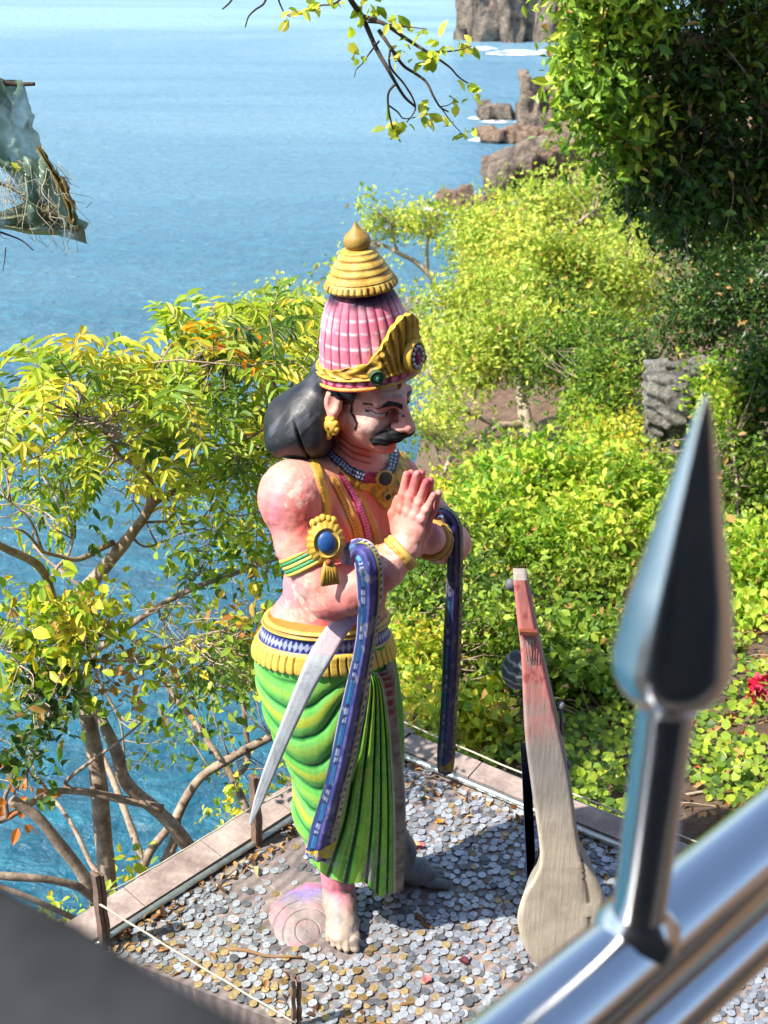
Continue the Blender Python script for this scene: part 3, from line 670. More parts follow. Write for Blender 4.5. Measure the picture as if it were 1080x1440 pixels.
c = mixc(L(20, 21, 25), L(92, 96, 104), smooth(.44, .62, str_ + .12 * (fbm(V, 14, 8) - .5)) * smooth(.38, .6, fbm(V, 9, 31)) * smooth(.1, .6, N[:, 2] * .6 + .25) * .8)  # upward strands greyed: gloss sheen painted into the colour, with slight dust
c = np.where((nt_ > .25)[:, None], L(18, 18, 22), c)
hair = mesh_np('hair', V, Q, M_HAIR, statue, cols=c)
# moustache
S = SDF(hd(0.02, 0, -0.2) - .16, hd(.02, 0, -0.0) + .16, 0.0017)
for r in (1, -1):
    S.chain([hd(.116, .002 * r, -.053), hd(.110, .018 * r, -.057), hd(.099, .036 * r, -.064), hd(.086, .050 * r, -.070), hd(.080, .057 * r, -.066)], [.0125, .0165, .0155, .0105, .005], .004)
V, Q = S.mesh(); N = vnormals(V, Q)
if np.mean(np.sum(N * (V - V.mean(0)), 1)) < 0: Q = Q[:, ::-1]; N = -N
V = V + N * (0.0009 * np.sin(hloc(V)[:, 2] / .0017 + hloc(V)[:, 1] * 90))[:, None]
mo = mesh_np('moustache', V, Q, M_BLACK, statue, cols=np.broadcast_to(L(14, 13, 15), V.shape))
# earring
ec = hd(0.004, 0.094, -0.062); eb = MB()
eb.add(*ellipsoid(ec, (.019, .019, .013), HF, HU, HR), c=GOLD)
for k in range(8):
    a = k * math.pi / 4; eb.add(*ellipsoid(ec + HF * .016 * math.cos(a) + HU * .016 * math.sin(a), (.0075,) * 3, n=7, m=10), c=GOLD)
eb.add(*ellipsoid(ec + HR * .012, (.005, .005, .004), HF, HU, HR, 7, 10), c=GOLDD)
eb.add(*ellipsoid(ec - HU * .028 - HF * .006, (.011,) * 3, n=9, m=12), c=GOLD)
eb.build('earring', M_GOLD, statue)

# ---- crown
c0 = at(519, 526, 2.655); c1 = at(508, 404, 2.66); CZ = nrm(c1 - c0); CHh = np.linalg.norm(c1 - c0)
CX = nrm(HF - (HF @ CZ) * CZ); CY = np.cross(CZ, CX)
n, m = 70, 220
v = np.linspace(0, 1, n); a = np.linspace(0, 2 * np.pi, m, endpoint=False)
R = np.interp(v, [0, .14, .25, .45, .65, .82, .93, 1.0], [.080, .1055, .105, .101, .093, .081, .069, .052])
ph = a[None] * 26 / 1.0 + 1.2 * v[:, None]
fl = np.abs(np.sin(ph / 2)); rad = R[:, None] + .0042 * (fl ** .5 - .8) * smooth(1.0, .9, v)[:, None]
V = c0 + (v * CHh)[:, None, None] * CZ + rad[..., None] * (np.cos(a)[None, :, None] * CX + np.sin(a)[None, :, None] * CY)
nn = fbm(V, 25, 2)
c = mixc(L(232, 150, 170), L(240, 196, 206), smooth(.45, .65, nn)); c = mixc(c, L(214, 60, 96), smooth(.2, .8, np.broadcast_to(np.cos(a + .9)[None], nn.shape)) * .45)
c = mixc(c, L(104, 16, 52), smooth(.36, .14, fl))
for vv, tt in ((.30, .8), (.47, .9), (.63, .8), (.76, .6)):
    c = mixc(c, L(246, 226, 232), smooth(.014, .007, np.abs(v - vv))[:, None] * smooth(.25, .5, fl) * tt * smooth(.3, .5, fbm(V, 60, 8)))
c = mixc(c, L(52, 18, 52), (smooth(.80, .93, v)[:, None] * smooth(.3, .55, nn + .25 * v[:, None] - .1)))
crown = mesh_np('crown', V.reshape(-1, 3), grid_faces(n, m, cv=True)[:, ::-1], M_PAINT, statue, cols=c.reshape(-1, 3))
# gold cone cap with notched rim and bud
h0 = c1 - CZ * .004
n, m = 150, 160; a = np.linspace(0, 2 * np.pi, m, endpoint=False)
prof = np.array([(.001, -.004), (.05, -.005), (.056, .002), (.070, .004), (.0785, .009), (.0800, .013), (.0775, .019), (.0725, .026), (.0675, .034), (.0595, .048), (.0505, .063), (.041, .078), (.037, .085), (.033, .088), (.024, .090), (.025, .092), (.0285, .098), (.029, .106), (.0262, .115), (.0185, .124), (.010, .132), (.005, .139), (.0008, .148)])
prof = spline(prof, n); 
rad = np.clip(prof[:, 0], .0006, 1)[:, None] * np.ones(m); hh = prof[:, 1][:, None] * np.ones(m)
rim = np.exp(-((prof[:, 1] - .015) / .007) ** 2) * (prof[:, 0] > .06)
rad = rad - rim[:, None] * .006 * (np.abs(np.sin(a * 17)) > .93)[None]
ring = (prof[:, 1] > .025) & (prof[:, 1] < .084); rad = rad + (ring * .0009 * np.sign(np.sin(prof[:, 1] * 2 * np.pi / .0145 + .6)))[:, None]
V = h0 + hh[..., None] * CZ + rad[..., None] * (np.cos(a)[None, :, None] * CX + np.sin(a)[None, :, None] * CY)
c = mixc(L(226, 190, 92), L(196, 150, 52), smooth(.4, .65, fbm(V, 40, 6)))
c = np.where((rim[:, None] * (np.abs(np.sin(a * 17)) > .90)[None] > .3)[..., None], L(96, 62, 24), c)
c = np.where((ring[:, None] & (np.abs(np.sin(prof[:, 1] * np.pi / .0145 + .3 + 0)) < .16)[:, None] & np.ones(m, bool))[..., None], L(140, 96, 34), c)
c = mixc(c, L(150, 118, 48), smooth(.087, .092, prof[:, 1])[:, None] * .8 * np.ones(m))
mesh_np('crown_finial', V.reshape(-1, 3), grid_faces(n, m, cv=True)[:, ::-1], M_GOLD, crown, origin=STAT, cols=c.reshape(-1, 3))
# front plate (tiara)
na, nv = 200, 40
ang = np.linspace(-2.95, 2.95, na); aa = np.abs(ang)
topz = np.interp(aa, [0, .18, .35, .5, .65, .85, 1.1, 1.35, 1.6, 2.0, 2.95], [.152, .147, .130, .108, .082, .062, .055, .049, .042, .036, .036])
topz = topz + .0045 * np.abs(np.sin(ang * 11)) * (aa > .5) + .006 * np.abs(np.sin(ang * 14)) * (aa <= .5)
botz = .002 + .007 * np.cos(ang)
v = np.linspace(0, 1, nv); Z = botz[:, None] + v[None] * (topz - botz)[:, None]
Rb = .1085 + .004 * np.ones_like(Z) + .012 * smooth(.03, .16, Z) - .002 * v[None]
scr = np.zeros_like(Z)
scr += ((Z - botz[:, None]) > .028) * (aa[:, None] > .5) * .0045 * np.sin(ang[:, None] * 16 + np.sin(Z * 190) * 1.4) * np.cos(Z * 110)
fan = (aa[:, None] <= .62) & (Z > .03); scr += fan * .0034 * np.sin(ang[:, None] / (.35 + Z * 3.0) * 26)
Zr = Z - botz[:, None]
scr += .0045 * ((Zr < .006) | ((Zr > .021) & (Zr < .026)))
Rr = Rb + scr
rp = lambda RR: c0 + Z[..., None] * CZ + RR[..., None] * (np.cos(ang)[:, None, None] * CX + np.sin(ang)[:, None, None] * CY)
Vo = rp(Rr); Vi = rp(Rb - .013)
c = mixc(L(216, 170, 58), L(150, 106, 30), smooth(.0015, -.003, scr)); c = mixc(c, L(232, 196, 96), smooth(.5, .7, fbm(Vo, 45, 3)) * .6)
band = (Zr > .0065) & (Zr < .0205) & (aa[:, None] < 2.1); c = np.where(band[..., None], L(150, 26, 58), c)
gm = band & ((((ang[:, None] * 4.4) % 1 - .5) / .34) ** 2 + ((Zr - .0135) / .0052) ** 2 < 1); c = np.where(gm[..., None], L(232, 130, 160), c)
c = np.where((Zr < .002)[..., None], L(172, 40, 40), c)
mb = MB(); gf = grid_faces(na, nv)
mb.add(Vo, gf, c.reshape(-1, 3)); mb.add(Vi, gf[:, ::-1], GOLDD)
for E_ in (lambda X: X[:, -1], lambda X: X[:, 0]):
    e = np.stack([E_(Vo), E_(Vi)], 1); mb.add(e, grid_faces(na, 2), GOLD)
tiara = mb.build('crown_plate', M_GOLD, crown, origin=STAT)
def crown_pt(an, z, r): return c0 + z * CZ + r * (math.cos(an) * CX + math.sin(an) * CY)
def gem(name, an, z, r, ring_c, in_c, dots=None, core=None, ell=1.0, par=None):
    o = crown_pt(an, z, .1175 + (.007 if z > .05 else 0)); nx = nrm(math.cos(an) * CX + math.sin(an) * CY - .05 * CZ); tx = np.cross(CZ, nx); g = MB()
    g.add(*lathe(o, nx, [(.0005, .009), (r * .55, .0085), (r * .80, .006), (r * .84, .008), (r * .93, .009), (r, .005), (r, -.01)], 36, tx), c=None)
    cc = np.zeros((7 * 36, 3)); cc[:36 * 3] = in_c; cc[36 * 3:] = ring_c; g.c[-1] = cc
    if ell != 1: g.v[-1] = o + (g.v[-1] - o) + np.outer((g.v[-1] - o) @ CZ, CZ) * (ell - 1)
    if dots:
        for k in range(dots):
            a = 2 * math.pi * k / dots; g.add(*ellipsoid(o + nx * .008 + tx * r * .62 * math.cos(a) + CZ * r * ell * .62 * math.sin(a), (.0042,) * 3, n=7, m=9), c=WHITE)
    if core is not None: g.add(*ellipsoid(o + nx * .007 - CZ * r * .1, (r * .3, .006, r * .42 * ell), tx, nx, CZ), c=core)
    ob = g.build(name, M_GOLD, tiara, origin=STAT)
    return ob
gem('medallion', 0.10, .060, .030, GOLD, L(26, 20, 62), 12, L(180, 30, 90), 1.2)
sgn = 1 if (crown_pt(.6, 0, .1) - crown_pt(0, 0, .1))[1] < 0 else -1
gem('green_gem', .70 * sgn, .036, .0165, L(60, 80, 50), L(18, 66, 46), None, L(30, 96, 66))
gem('green_gem', -.60 * sgn, .036, .0165, L(60, 80, 50), L(18, 66, 46), None, L(30, 96, 66))

# ---- belt and skirt, rings around a tilted waist line
SKY = np.array([820, 850, 880, 905, 950, 1000, 1030, 1060, 1078, 1100, 1131, 1150, 1172, 1200, 1235, 1262], float)
SKL = np.array([396, 381, 367, 358, 360, 373, 385, 401, 409, 413, 411, 414, 428, 436, 446, 452], float)
SKR = np.array([545, 545, 547, 552, 560, 566, 567, 567, 566, 564, 560, 558, 556, 556, 555, 552], float)
SKD = np.array([.140, .146, .152, .156, .156, .150, .142, .132, .128, .124, .120, .116, .110, .105, .10, .095])
YC = 2.685
def sk_row(y):
    l = np.interp(y, SKY, SKL); r = np.interp(y, SKY, SKR); A = at(0, 0, 1) * 0
    Pl = np.array([at(a_, b_, YC) for a_, b_ in zip(np.ravel(l), np.ravel(y))]); Pr = np.array([at(a_, b_, YC) for a_, b_ in zip(np.ravel(r), np.ravel(y))])
    return Pl, Pr, np.interp(np.ravel(y), SKY, SKD)
def sk_pts(y, th, off):
    """y (n) picture rows, th (m) angles (0 right, pi/2 toward camera), off (n,m) outward offset"""
    Pl, Pr, D = sk_row(y); c = (Pl + Pr) / 2; hw = (Pr - Pl)[:, 0] / 2
    X = c[:, 0][:, None] + (hw[:, None] + off) * np.cos(th)[None]; Yw = YC - (D[:, None] + off) * np.sin(th)[None]
    Z = c[:, 2][:, None] + .042 * np.sin(th)[None] * smooth(1060, 900, np.asarray(y, float))[:, None] + 0 * X
    return np.stack([X, Yw, Z], -1)
n, m = 190, 260
yr = np.linspace(892, 1200, n); th = np.linspace(0, 2 * np.pi, m, endpoint=False); s_ = np.cos(th)[None] * np.ones((n, 1)); yy = yr[:, None] * np.ones((1, m))
frontm = np.sin(th)[None] > -0.35
As = -(np.clip(s_, -1, .5) + .52) ** 2 * 95
phs = (yy - As * smooth(880, 960, yy) - 930) / 35.0 + .25 * (fbm(np.stack([s_ * 2, yy / 120, s_ * 0], -1), 1.5, 3) - .5)
fr = phs % 1.0
prof = np.sin(np.pi * fr) ** .55
stg = smooth(.75, .45, s_) * smooth(895, 960, yy)
vert = np.abs(np.sin(s_ * 9 + yy * .004)) * smooth(.35, .7, s_)
off = .011 * (prof - .6) * stg + .006 * vert
V = sk_pts(yr, th, off)
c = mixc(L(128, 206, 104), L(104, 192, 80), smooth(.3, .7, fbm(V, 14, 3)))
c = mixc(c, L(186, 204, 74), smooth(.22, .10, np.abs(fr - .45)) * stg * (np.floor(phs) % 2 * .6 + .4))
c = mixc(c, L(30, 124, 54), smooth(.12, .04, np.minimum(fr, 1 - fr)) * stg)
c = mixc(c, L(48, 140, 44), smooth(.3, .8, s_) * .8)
c = mixc(c, L(176, 150, 60), ((hash3((V[..., 0] * 400).astype(int), (V[..., 1] * 400).astype(int), (V[..., 2] * 400).astype(int), 3) > .965) & (fr > .3) & (fr < .6)) * .8)
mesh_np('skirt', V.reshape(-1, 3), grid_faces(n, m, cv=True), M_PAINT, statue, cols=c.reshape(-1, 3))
# belt: profile in picture rows from yellow beads down to the fringe
def ring_band(name, rows, offs, colf, mat):
    y = np.asarray(rows, float); th = np.linspace(0, 2 * np.pi, 420, endpoint=False); o = np.asarray(offs, float)[:, None] * np.ones((1, len(th)))
    o, cc, yo = colf(th, o, y)
    Pm = sk_pts(y, th, o)
    if yo is not None: Pm[..., 2] += yo
    return mesh_np(name, Pm.reshape(-1, 3), grid_faces(len(y), len(th), cv=True), mat, statue, cols=cc.reshape(-1, 3))
def beltf(th, o, y):
    t = th[None] * np.ones((len(y), 1)); r = np.arange(len(y))[:, None] * np.ones((1, len(th)))
    fr = (t * 26 / np.pi) % 1
    c = np.where((r < 12)[..., None], L(232, 200, 92), L(38, 46, 118)); c = np.where((r >= 23)[..., None], L(228, 192, 84), c)
    c = np.where(((r < 12) & ((r % 6) < 1.5))[..., None], L(170, 122, 46), c)
    pat = (r >= 13) & (r < 22) & (np.abs(((t * 34 / np.pi) % 1) - .5) + np.abs((r - 17.5) / 8) < .5); c = np.where(pat[..., None], L(170, 178, 214), c)
    gap = (r >= 25) & (fr < .10); c = np.where(gap[..., None], L(120, 78, 30), c); o = o - gap * .006
    yo = np.where(r >= 32, -.006 * np.abs(np.sin(np.pi * fr)) + .0 * r, 0)
    return o, c, yo
rws = np.concatenate([np.linspace(862, 874, 12), np.linspace(874.5, 891, 11), np.linspace(891.5, 915, 11), [914, 910]])
ofs = -.007 + np.concatenate([[-.03, .002, .008, .013, .011, .007, .007, .011, .013, .012, .009, .006], [.004] * 11, [.008, .012, .013, .013, .013, .014, .014, .015, .016, .016, .015], [.004, -.01]])
ring_band('belt', rws, ofs, beltf, M_GOLD)
# knot ornament at the front of the belt and the pleated front panel
LP = [(517, 946), (512, 975), (500, 1030), (485, 1090), (468, 1150), (440, 1208)]
RP = [(526, 942), (536, 962), (543, 1000), (549, 1060), (553, 1150), (553, 1256)]
HEM = [(440, 1208), (455, 1230), (472, 1238), (490, 1243), (512, 1241), (522, 1250), (534, 1261), (543, 1263), (553, 1256)]
nq, npp = 150, 200
q = np.linspace(0, 1, nq); pr_ = np.linspace(0, 1, npp)
lp = spline(LP, nq); rp_ = spline(RP, nq); hem = spline(HEM, npp)
G = lp[:, None] * (1 - pr_)[None, :, None] + rp_[:, None] * pr_[None, :, None]
G = G + (q ** 3)[:, None, None] * (hem - G[-1])[None]
curv = (q * (1 - q) * 4)[:, None] * (pr_ * (1 - pr_) * 4)[None]; G[..., 0] += curv * 5
def skirt_Y(px, py):
    l = np.interp(py, SKY, SKL); r = np.interp(py, SKY, SKR); s = np.clip((px - (l + r) / 2) / ((r - l) / 2), -.98, .98)
    return YC - np.interp(py, SKY, SKD) * np.sqrt(1 - s ** 2)
Yp = skirt_Y(G[..., 0], G[..., 1]) - .016 - .012 * q[:, None]
Yp = .55 * Yp + .45 * (2.56 + .0 * Yp + .10 * np.clip(pr_ - .5, 0, 1)[None] ** 1.5)
pfr = (pr_ * 5.6 + .15 * np.sin(q[:, None] * 3)) % 1
ridge = np.sin(np.pi * pfr) ** .6
P0 = CAM + ray(0, 0) * 0
def at_grid(px, py, Y):
    d = FW + ((px - 540) / F)[..., None] * RT + ((720 - py) / F)[..., None] * UP
    return CAM + d * (Y / d[..., 1])[..., None]
Gv = at_grid(G[..., 0], G[..., 1], Yp - .012 * (ridge - .5) * smooth(0, .15, q)[:, None])
kk = np.floor(pr_ * 5.6 + .15 * np.sin(q[:, None] * 3)).astype(int)
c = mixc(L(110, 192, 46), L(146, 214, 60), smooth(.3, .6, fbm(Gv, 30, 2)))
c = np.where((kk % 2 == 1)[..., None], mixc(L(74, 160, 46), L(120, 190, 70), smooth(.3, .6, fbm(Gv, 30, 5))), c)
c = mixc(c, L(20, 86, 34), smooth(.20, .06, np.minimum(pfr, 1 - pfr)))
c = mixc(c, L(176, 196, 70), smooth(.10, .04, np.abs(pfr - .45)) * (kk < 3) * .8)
dash = (np.abs(pfr - .80) < .035) & ((q[:, None] * 46) % 1 < .55) & (q[:, None] > .12); c = np.where(dash[..., None], L(206, 214, 130), c)
worn = smooth(.55, .62, fbm(Gv, 26, 12)) * smooth(.86, .97, q)[:, None]; c = mixc(c, L(150, 150, 140), worn)
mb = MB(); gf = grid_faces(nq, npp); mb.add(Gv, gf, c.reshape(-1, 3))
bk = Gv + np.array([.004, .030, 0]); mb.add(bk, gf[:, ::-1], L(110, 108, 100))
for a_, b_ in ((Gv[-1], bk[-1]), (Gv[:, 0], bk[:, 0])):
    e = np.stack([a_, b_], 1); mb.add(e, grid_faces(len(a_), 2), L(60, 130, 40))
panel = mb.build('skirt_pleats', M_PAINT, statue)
# grey unpainted edge of the pleats with a painted border above
e0 = Gv[:, -1]; e1 = e0 + np.stack([.026 + .004 * np.sin(q * 9), np.full(nq, .012), np.zeros(nq)], -1); e2 = e1 + np.array([.004, .06, 0])
E3 = np.stack([e0 - [0, .002, 0], e0 * .7 + e1 * .3 + [0, -.004, 0], e0 * .3 + e1 * .7 + [0, -.004, 0], e1, e2], 1)
E3 = E3[4:]; qe = q[4:]
c = np.zeros(E3.shape) + L(146, 132, 120); c = mixc(c, L(96, 88, 80), smooth(.4, .65, fbm(E3, 60, 3)))
c[:, 0] = L(214, 214, 190)
bl_ = ((qe * 15) % 1 < .6) & (qe < .42); c[bl_, 1] = L(120, 34, 44); c[bl_, 2] = L(112, 30, 40)
mesh_np('skirt_border', E3.reshape(-1, 3), grid_faces(len(E3), 5), M_PAINT, statue, cols=c.reshape(-1, 3))
# ---- ribbon-like pieces: sash over both forearms and the sword
def ribbon(name, cpx, wid, Ys, thick, colf, mat, parent, n=120, m=21, ridge=0.004, twist=None, ex_=3):
    """cpx: centre line in picture pixels, wid: widths in pixels, Ys: depth; closed cross section"""
    k = np.linspace(0, 1, len(cpx)); t = np.linspace(0, 1, n)
    C2 = spline(cpx, n); W = np.interp(t, np.linspace(0, 1, len(wid)), wid); Yv = np.interp(t, np.linspace(0, 1, len(Ys)), Ys)
    Cw = at_grid(C2[:, 0], C2[:, 1], Yv); T = nrm(np.gradient(Cw, axis=0))
    vd = nrm(CAM - Cw)
    if twist is not None: vd = nrm(vd + twist)
    Sd = nrm(np.cross(vd, T)); Sd = np.where((Sd[:, :1] < 0), -Sd, Sd); Nn = np.cross(T, Sd); Nn = np.where((np.sum(Nn * vd, 1) < 0)[:, None], -Nn, Nn)
    pxm = F / np.maximum(((Cw - CAM) @ FW), .1)
    hwm = W / 2 / pxm; u = np.linspace(-1, 1, m)
    bulge = thick * .5 * (1 - np.abs(u) ** ex_) + ridge * np.cos(u * np.pi * 1.0) + ridge * .5 * np.cos(u * np.pi * 3)
    hwm = hwm * (1 + .05 * np.sin(t * 21 + 1) * (ex_ == 3)); Vf = Cw[:, None] + hwm[:, None, None] * u[None, :, None] * Sd[:, None] + bulge[None, :, None] * Nn[:, None]
    Vb = Cw[:, None] + hwm[:, None, None] * u[None, ::-1, None] * Sd[:, None] - (thick * .5) * Nn[:, None]
    V = np.concatenate([Vf, Vb], 1); M = 2 * m
    tt = t[:, None] * np.ones((1, M)); uu = np.concatenate([u, u[::-1]])[None] * np.ones((n, 1)); bk_ = (np.arange(M) >= m)[None] * np.ones((n, 1))
    c = colf(tt, uu, bk_, V)
    f = grid_faces(n, M, cv=True)
    mb = MB(); mb.add(V, f[:, ::-1], c.reshape(-1, 3))
    for e, rev in ((0, 1), (n - 1, 0)):
        cap = np.concatenate([V[e], V[e].mean(0)[None]]); tri = np.array([[i, (i + 1) % M, M] for i in range(M)]); mb.add(cap, tri[:, ::-1] if rev else tri, c[e, 0])
    return mb.build(name, mat, parent)
def scarf_col(t, u, b, V):
    u = u + .10 * (fbm(V, 22, 41) - .5); t = t + .012 * (fbm(V, 30, 42) - .5)
    c = mixc(L(60, 60, 124), L(86, 80, 146), smooth(.4, .6, fbm(V, 40, 4))) * np.ones(t.shape + (1,))
    c = np.where((u < -.25)[..., None], L(40, 58, 110), c); c = np.where((u > .45)[..., None], L(30, 30, 74), c)
    c = np.where((np.abs(u) > .93)[..., None], L(170, 160, 190), c)
    c = np.where(((u > .62) & (u < .76))[..., None], L(150, 140, 66), c)
    seg = (t * 11) % 1
    dash = (np.abs(u + .52) < .13) & (seg < .5); c = np.where(dash[..., None], L(58, 128, 178), c)
    dot = (np.abs(u + .52) < .15) & (seg > .55) & ((t * 55) % 1 < .6); c = np.where(dot[..., None], L(160, 172, 204), c)
    d2 = (np.abs(u - .84) < .09) & ((t * 60) % 1 < .5); c = np.where(d2[..., None], L(190, 190, 150), c)
    end = (t > .945 - .03 * u); c = np.where((end & (t < .985))[..., None], L(206, 176, 40), c); c = np.where((end & (np.abs((t - .945 + .03 * u)) < .007))[..., None], L(40, 36, 84), c)
    c = np.where((np.abs(u + .05) < .05)[..., None] & end[..., None], L(46, 40, 92), c)
    c = mixc(c, L(190, 180, 205), (1 - smooth(0.04, .16, t)) * .55 * (u < .4))
    c = mixc(c, L(150, 146, 150), smooth(.60, .68, fbm(V, 46, 44)) * .55)
    return np.where((b > 0)[..., None], L(44, 42, 86), c)
ribbon('sash', [(496, 800), (499, 779), (511, 778), (519, 800), (520, 850), (515, 900), (505, 955), (492, 1020), (480, 1075), (466, 1130), (454, 1175), (447, 1207)],
       [34, 37, 40, 38, 34, 31, 32, 34, 35, 36, 37, 38], [2.475, 2.445, 2.40, 2.38, 2.39, 2.41, 2.44, 2.47, 2.50, 2.52, 2.53, 2.535], .016, scarf_col, M_PAINT, statue, 240, 41)
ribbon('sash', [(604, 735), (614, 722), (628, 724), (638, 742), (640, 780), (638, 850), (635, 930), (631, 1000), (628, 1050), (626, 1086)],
       [20, 21, 22, 23, 24, 24, 25, 25, 25, 23], [2.70, 2.67, 2.64, 2.63, 2.63, 2.64, 2.65, 2.66, 2.665, 2.67], .018, lambda t, u, b, V: scarf_col(t, u, b, V) * np.where(t > .25, .55, .8)[..., None], M_PAINT, statue, 200, 33)  # far sash: the statue's shade on it is painted in by darkening the colours
def sword_col(t, u, b, V):
    c = mixc(L(190, 160, 196), L(206, 176, 196), smooth(.4, .6, fbm(V, 30, 3))); c = mixc(c, L(224, 196, 200), smooth(.16, .26, t))
    return mixc(c, mixc(L(196, 200, 204), L(160, 166, 172), smooth(.45, .65, fbm(V, 50, 2)) * .4), smooth(.33, .36, t + .02 * u))
ribbon('sword', [(508, 858), (490, 868), (474, 886), (460, 908), (446, 932), (432, 960), (414, 1000), (397, 1040), (379, 1085), (364, 1125), (352, 1158)],
       [24, 28, 30, 32, 32, 27, 23, 20, 18, 14, 4], [2.50, 2.48, 2.47, 2.465, 2.46, 2.465, 2.475, 2.485, 2.495, 2.505, 2.51], .011, sword_col, M_PAINT, statue, 110, 17, .0002, None, 10)
# ---- jewellery on the arms
def torus(name, c, axis, R, r, colr, mat=None, n=48, m=10, wob=0.0, par=None, flat=1.0):
    Z = nrm(axis); X = nrm(np.cross(Z, [.2, .3, .9])); Yv = np.cross(Z, X); a = np.linspace(0, 2 * np.pi, n, endpoint=False); b = np.linspace(0, 2 * np.pi, m, endpoint=False)
    rr = r * (1 + wob * np.sin(a * 16))
    V = np.asarray(c) + ((R + rr[:, None] * np.cos(b))[..., None] * (np.cos(a)[:, None, None] * X + np.sin(a)[:, None, None] * Yv)) + (rr[:, None] * np.sin(b) * flat)[..., None] * Z
    return V.reshape(-1, 3), grid_faces(n, m, True, True)
ba = nrm(at(540, 798, 2.47) - at(572, 769, 2.492))
mb = MB(); mb.add(*torus('', at(566, 775, 2.490), ba, .038, .0085, None), c=L(226, 190, 96)); mb.add(*torus('', at(561, 779, 2.488), ba, .040, .006, None, wob=.25), c=L(206, 160, 70)); mb.build('bracelet', M_GOLD, statue)
bb = nrm(at(620, 764, 2.68) - at(604, 757, 2.565))
mb = MB(); mb.add(*torus('', at(606, 759, 2.580), bb, .040, .0075, None), c=L(196, 150, 60)); mb.add(*torus('', at(609, 760, 2.60), bb, .043, .006, None, wob=.25), c=L(186, 140, 56)); mb.build('bracelet', M_GOLD, statue)
ua = nrm(at(447, 810, 2.49) - at(424, 765, 2.52)); ucn = at(434, 782, 2.508); mb = MB()
for k, cc in ((-.017, L(226, 190, 80)), (-.009, L(66, 150, 96)), (0, L(226, 196, 96)), (.009, L(66, 150, 96)), (.017, L(226, 190, 80))):
    mb.add(*torus('', ucn + ua * k, ua, .0605, .0055, None, n=60), c=cc)
armlet = mb.build('armlet', M_GOLD, statue)
mo_ = at(458, 762, 2.432); mz = nrm(CAM - mo_ + np.array([.6, 0, -.6])); mx = nrm(np.cross([0, 0, 1], mz)); my = np.cross(mz, mx); mb = MB()
nn_ = 72; aa_ = np.linspace(0, 2 * np.pi, nn_, endpoint=False); st = 1 + .07 * np.sin(aa_ * 18)
for rr0, hh0, rr1, hh1, cc in ((.0005, .006, .024, .006, GOLD), (.024, .006, .029, .011, L(228, 190, 86)), (.029, .011, .042, .002, GOLD), (.042, .002, .040, -.02, GOLDD)):
    V = np.concatenate([mo_ + mz * h_ + (r_ * (st if r_ > .035 else 1 + 0 * st))[:, None] * (np.cos(aa_)[:, None] * mx + 1.12 * np.sin(aa_)[:, None] * my) for r_, h_ in ((rr0, hh0), (rr1, hh1))])
    mb.add(V, np.array([[i, (i + 1) % nn_, nn_ + (i + 1) % nn_, nn_ + i] for i in range(nn_)])[:, ::-1], c=cc)
for k in range(5): mb.add(*ellipsoid(mo_ + my * (.044 + .004 * (2 - abs(k - 2))) + mx * (k - 2) * .011 - mz * .004, (.009, .010, .008), mx, my, mz, 8, 10), c=GOLD)
for k in range(5):
    x_ = (k - 2) * .0065; mb.add(*tube([mo_ - my * .042 + mx * x_ * .4 + mz * .006, mo_ - my * .062 + mx * x_ * .9 + mz * .009, mo_ - my * .095 + mx * x_ * 1.3 + mz * .004], [.004, .0062, .0055], 8), c=L(196, 156, 60))
mb.add(*ellipsoid(mo_ - my * .044 + mz * .010, (.008, .008, .007), mx, my, mz, 8, 10), c=L(150, 80, 50))
orn = mb.build('armlet_ornament', M_GOLD, armlet, origin=STAT)
mb = MB(); mb.add(*ellipsoid(mo_ + mz * .008, (.0205, .0245, .010), mx, my, mz), c=L(40, 84, 150)); mb.build('blue_gem', M_HAIR, armlet, origin=STAT)
# painted mound of cloth under the foot
n, m = 130, 260; r_ = np.linspace(0.001, 1, n); a = np.linspace(0, 2 * np.pi, m, endpoint=False)
mc = gr(420, 1285); RX = .092 * (1 + .16 * np.sin(2 * a + 1) + .06 * np.sin(3 * a)); RY = .130 * (1 + .14 * np.sin(2 * a + .4))
X = mc[0] + .015 + r_[:, None] * (RX * np.cos(a))[None]; Yv = mc[1] + r_[:, None] * (RY * np.sin(a))[None]
sw = np.abs(np.sin((np.hypot((X - mc[0] - .03) / .9, Yv - mc[1] + .075)) / .019 * np.pi / 2))
Z = .022 * (1 - r_[:, None] ** 3) - .0022 * smooth(.26, .08, sw) * (r_[:, None] < .95) + .012 * (fbm(np.stack([X, Yv, X * 0], -1), 16, 6) - .5) - .003
V = np.stack([X, Yv, Z], -1); nn = fbm(V, 20, 4)
c = mixc(L(156, 142, 138), L(192, 128, 138), smooth(.42, .6, nn)); c = mixc(c, L(140, 126, 172), smooth(.0, .05, Yv - mc[1] - .01) * smooth(.06, .0, np.abs(X - mc[0] - .02) - .05)); c = mixc(c, L(214, 118, 146), smooth(.07, .11, Yv - mc[1]) * .8 + 0 * X)
c = mixc(c, L(150, 140, 136), smooth(.45, .62, fbm(V, 34, 15)) * .7); c = mixc(c, L(104, 92, 100), (sw < .16) * smooth(.40, .56, fbm(V, 11, 19)) * .6)
mesh_np('painted_base', V.reshape(-1, 3), grid_faces(n, m, cv=True), M_PAINT, statue, cols=c.reshape(-1, 3))
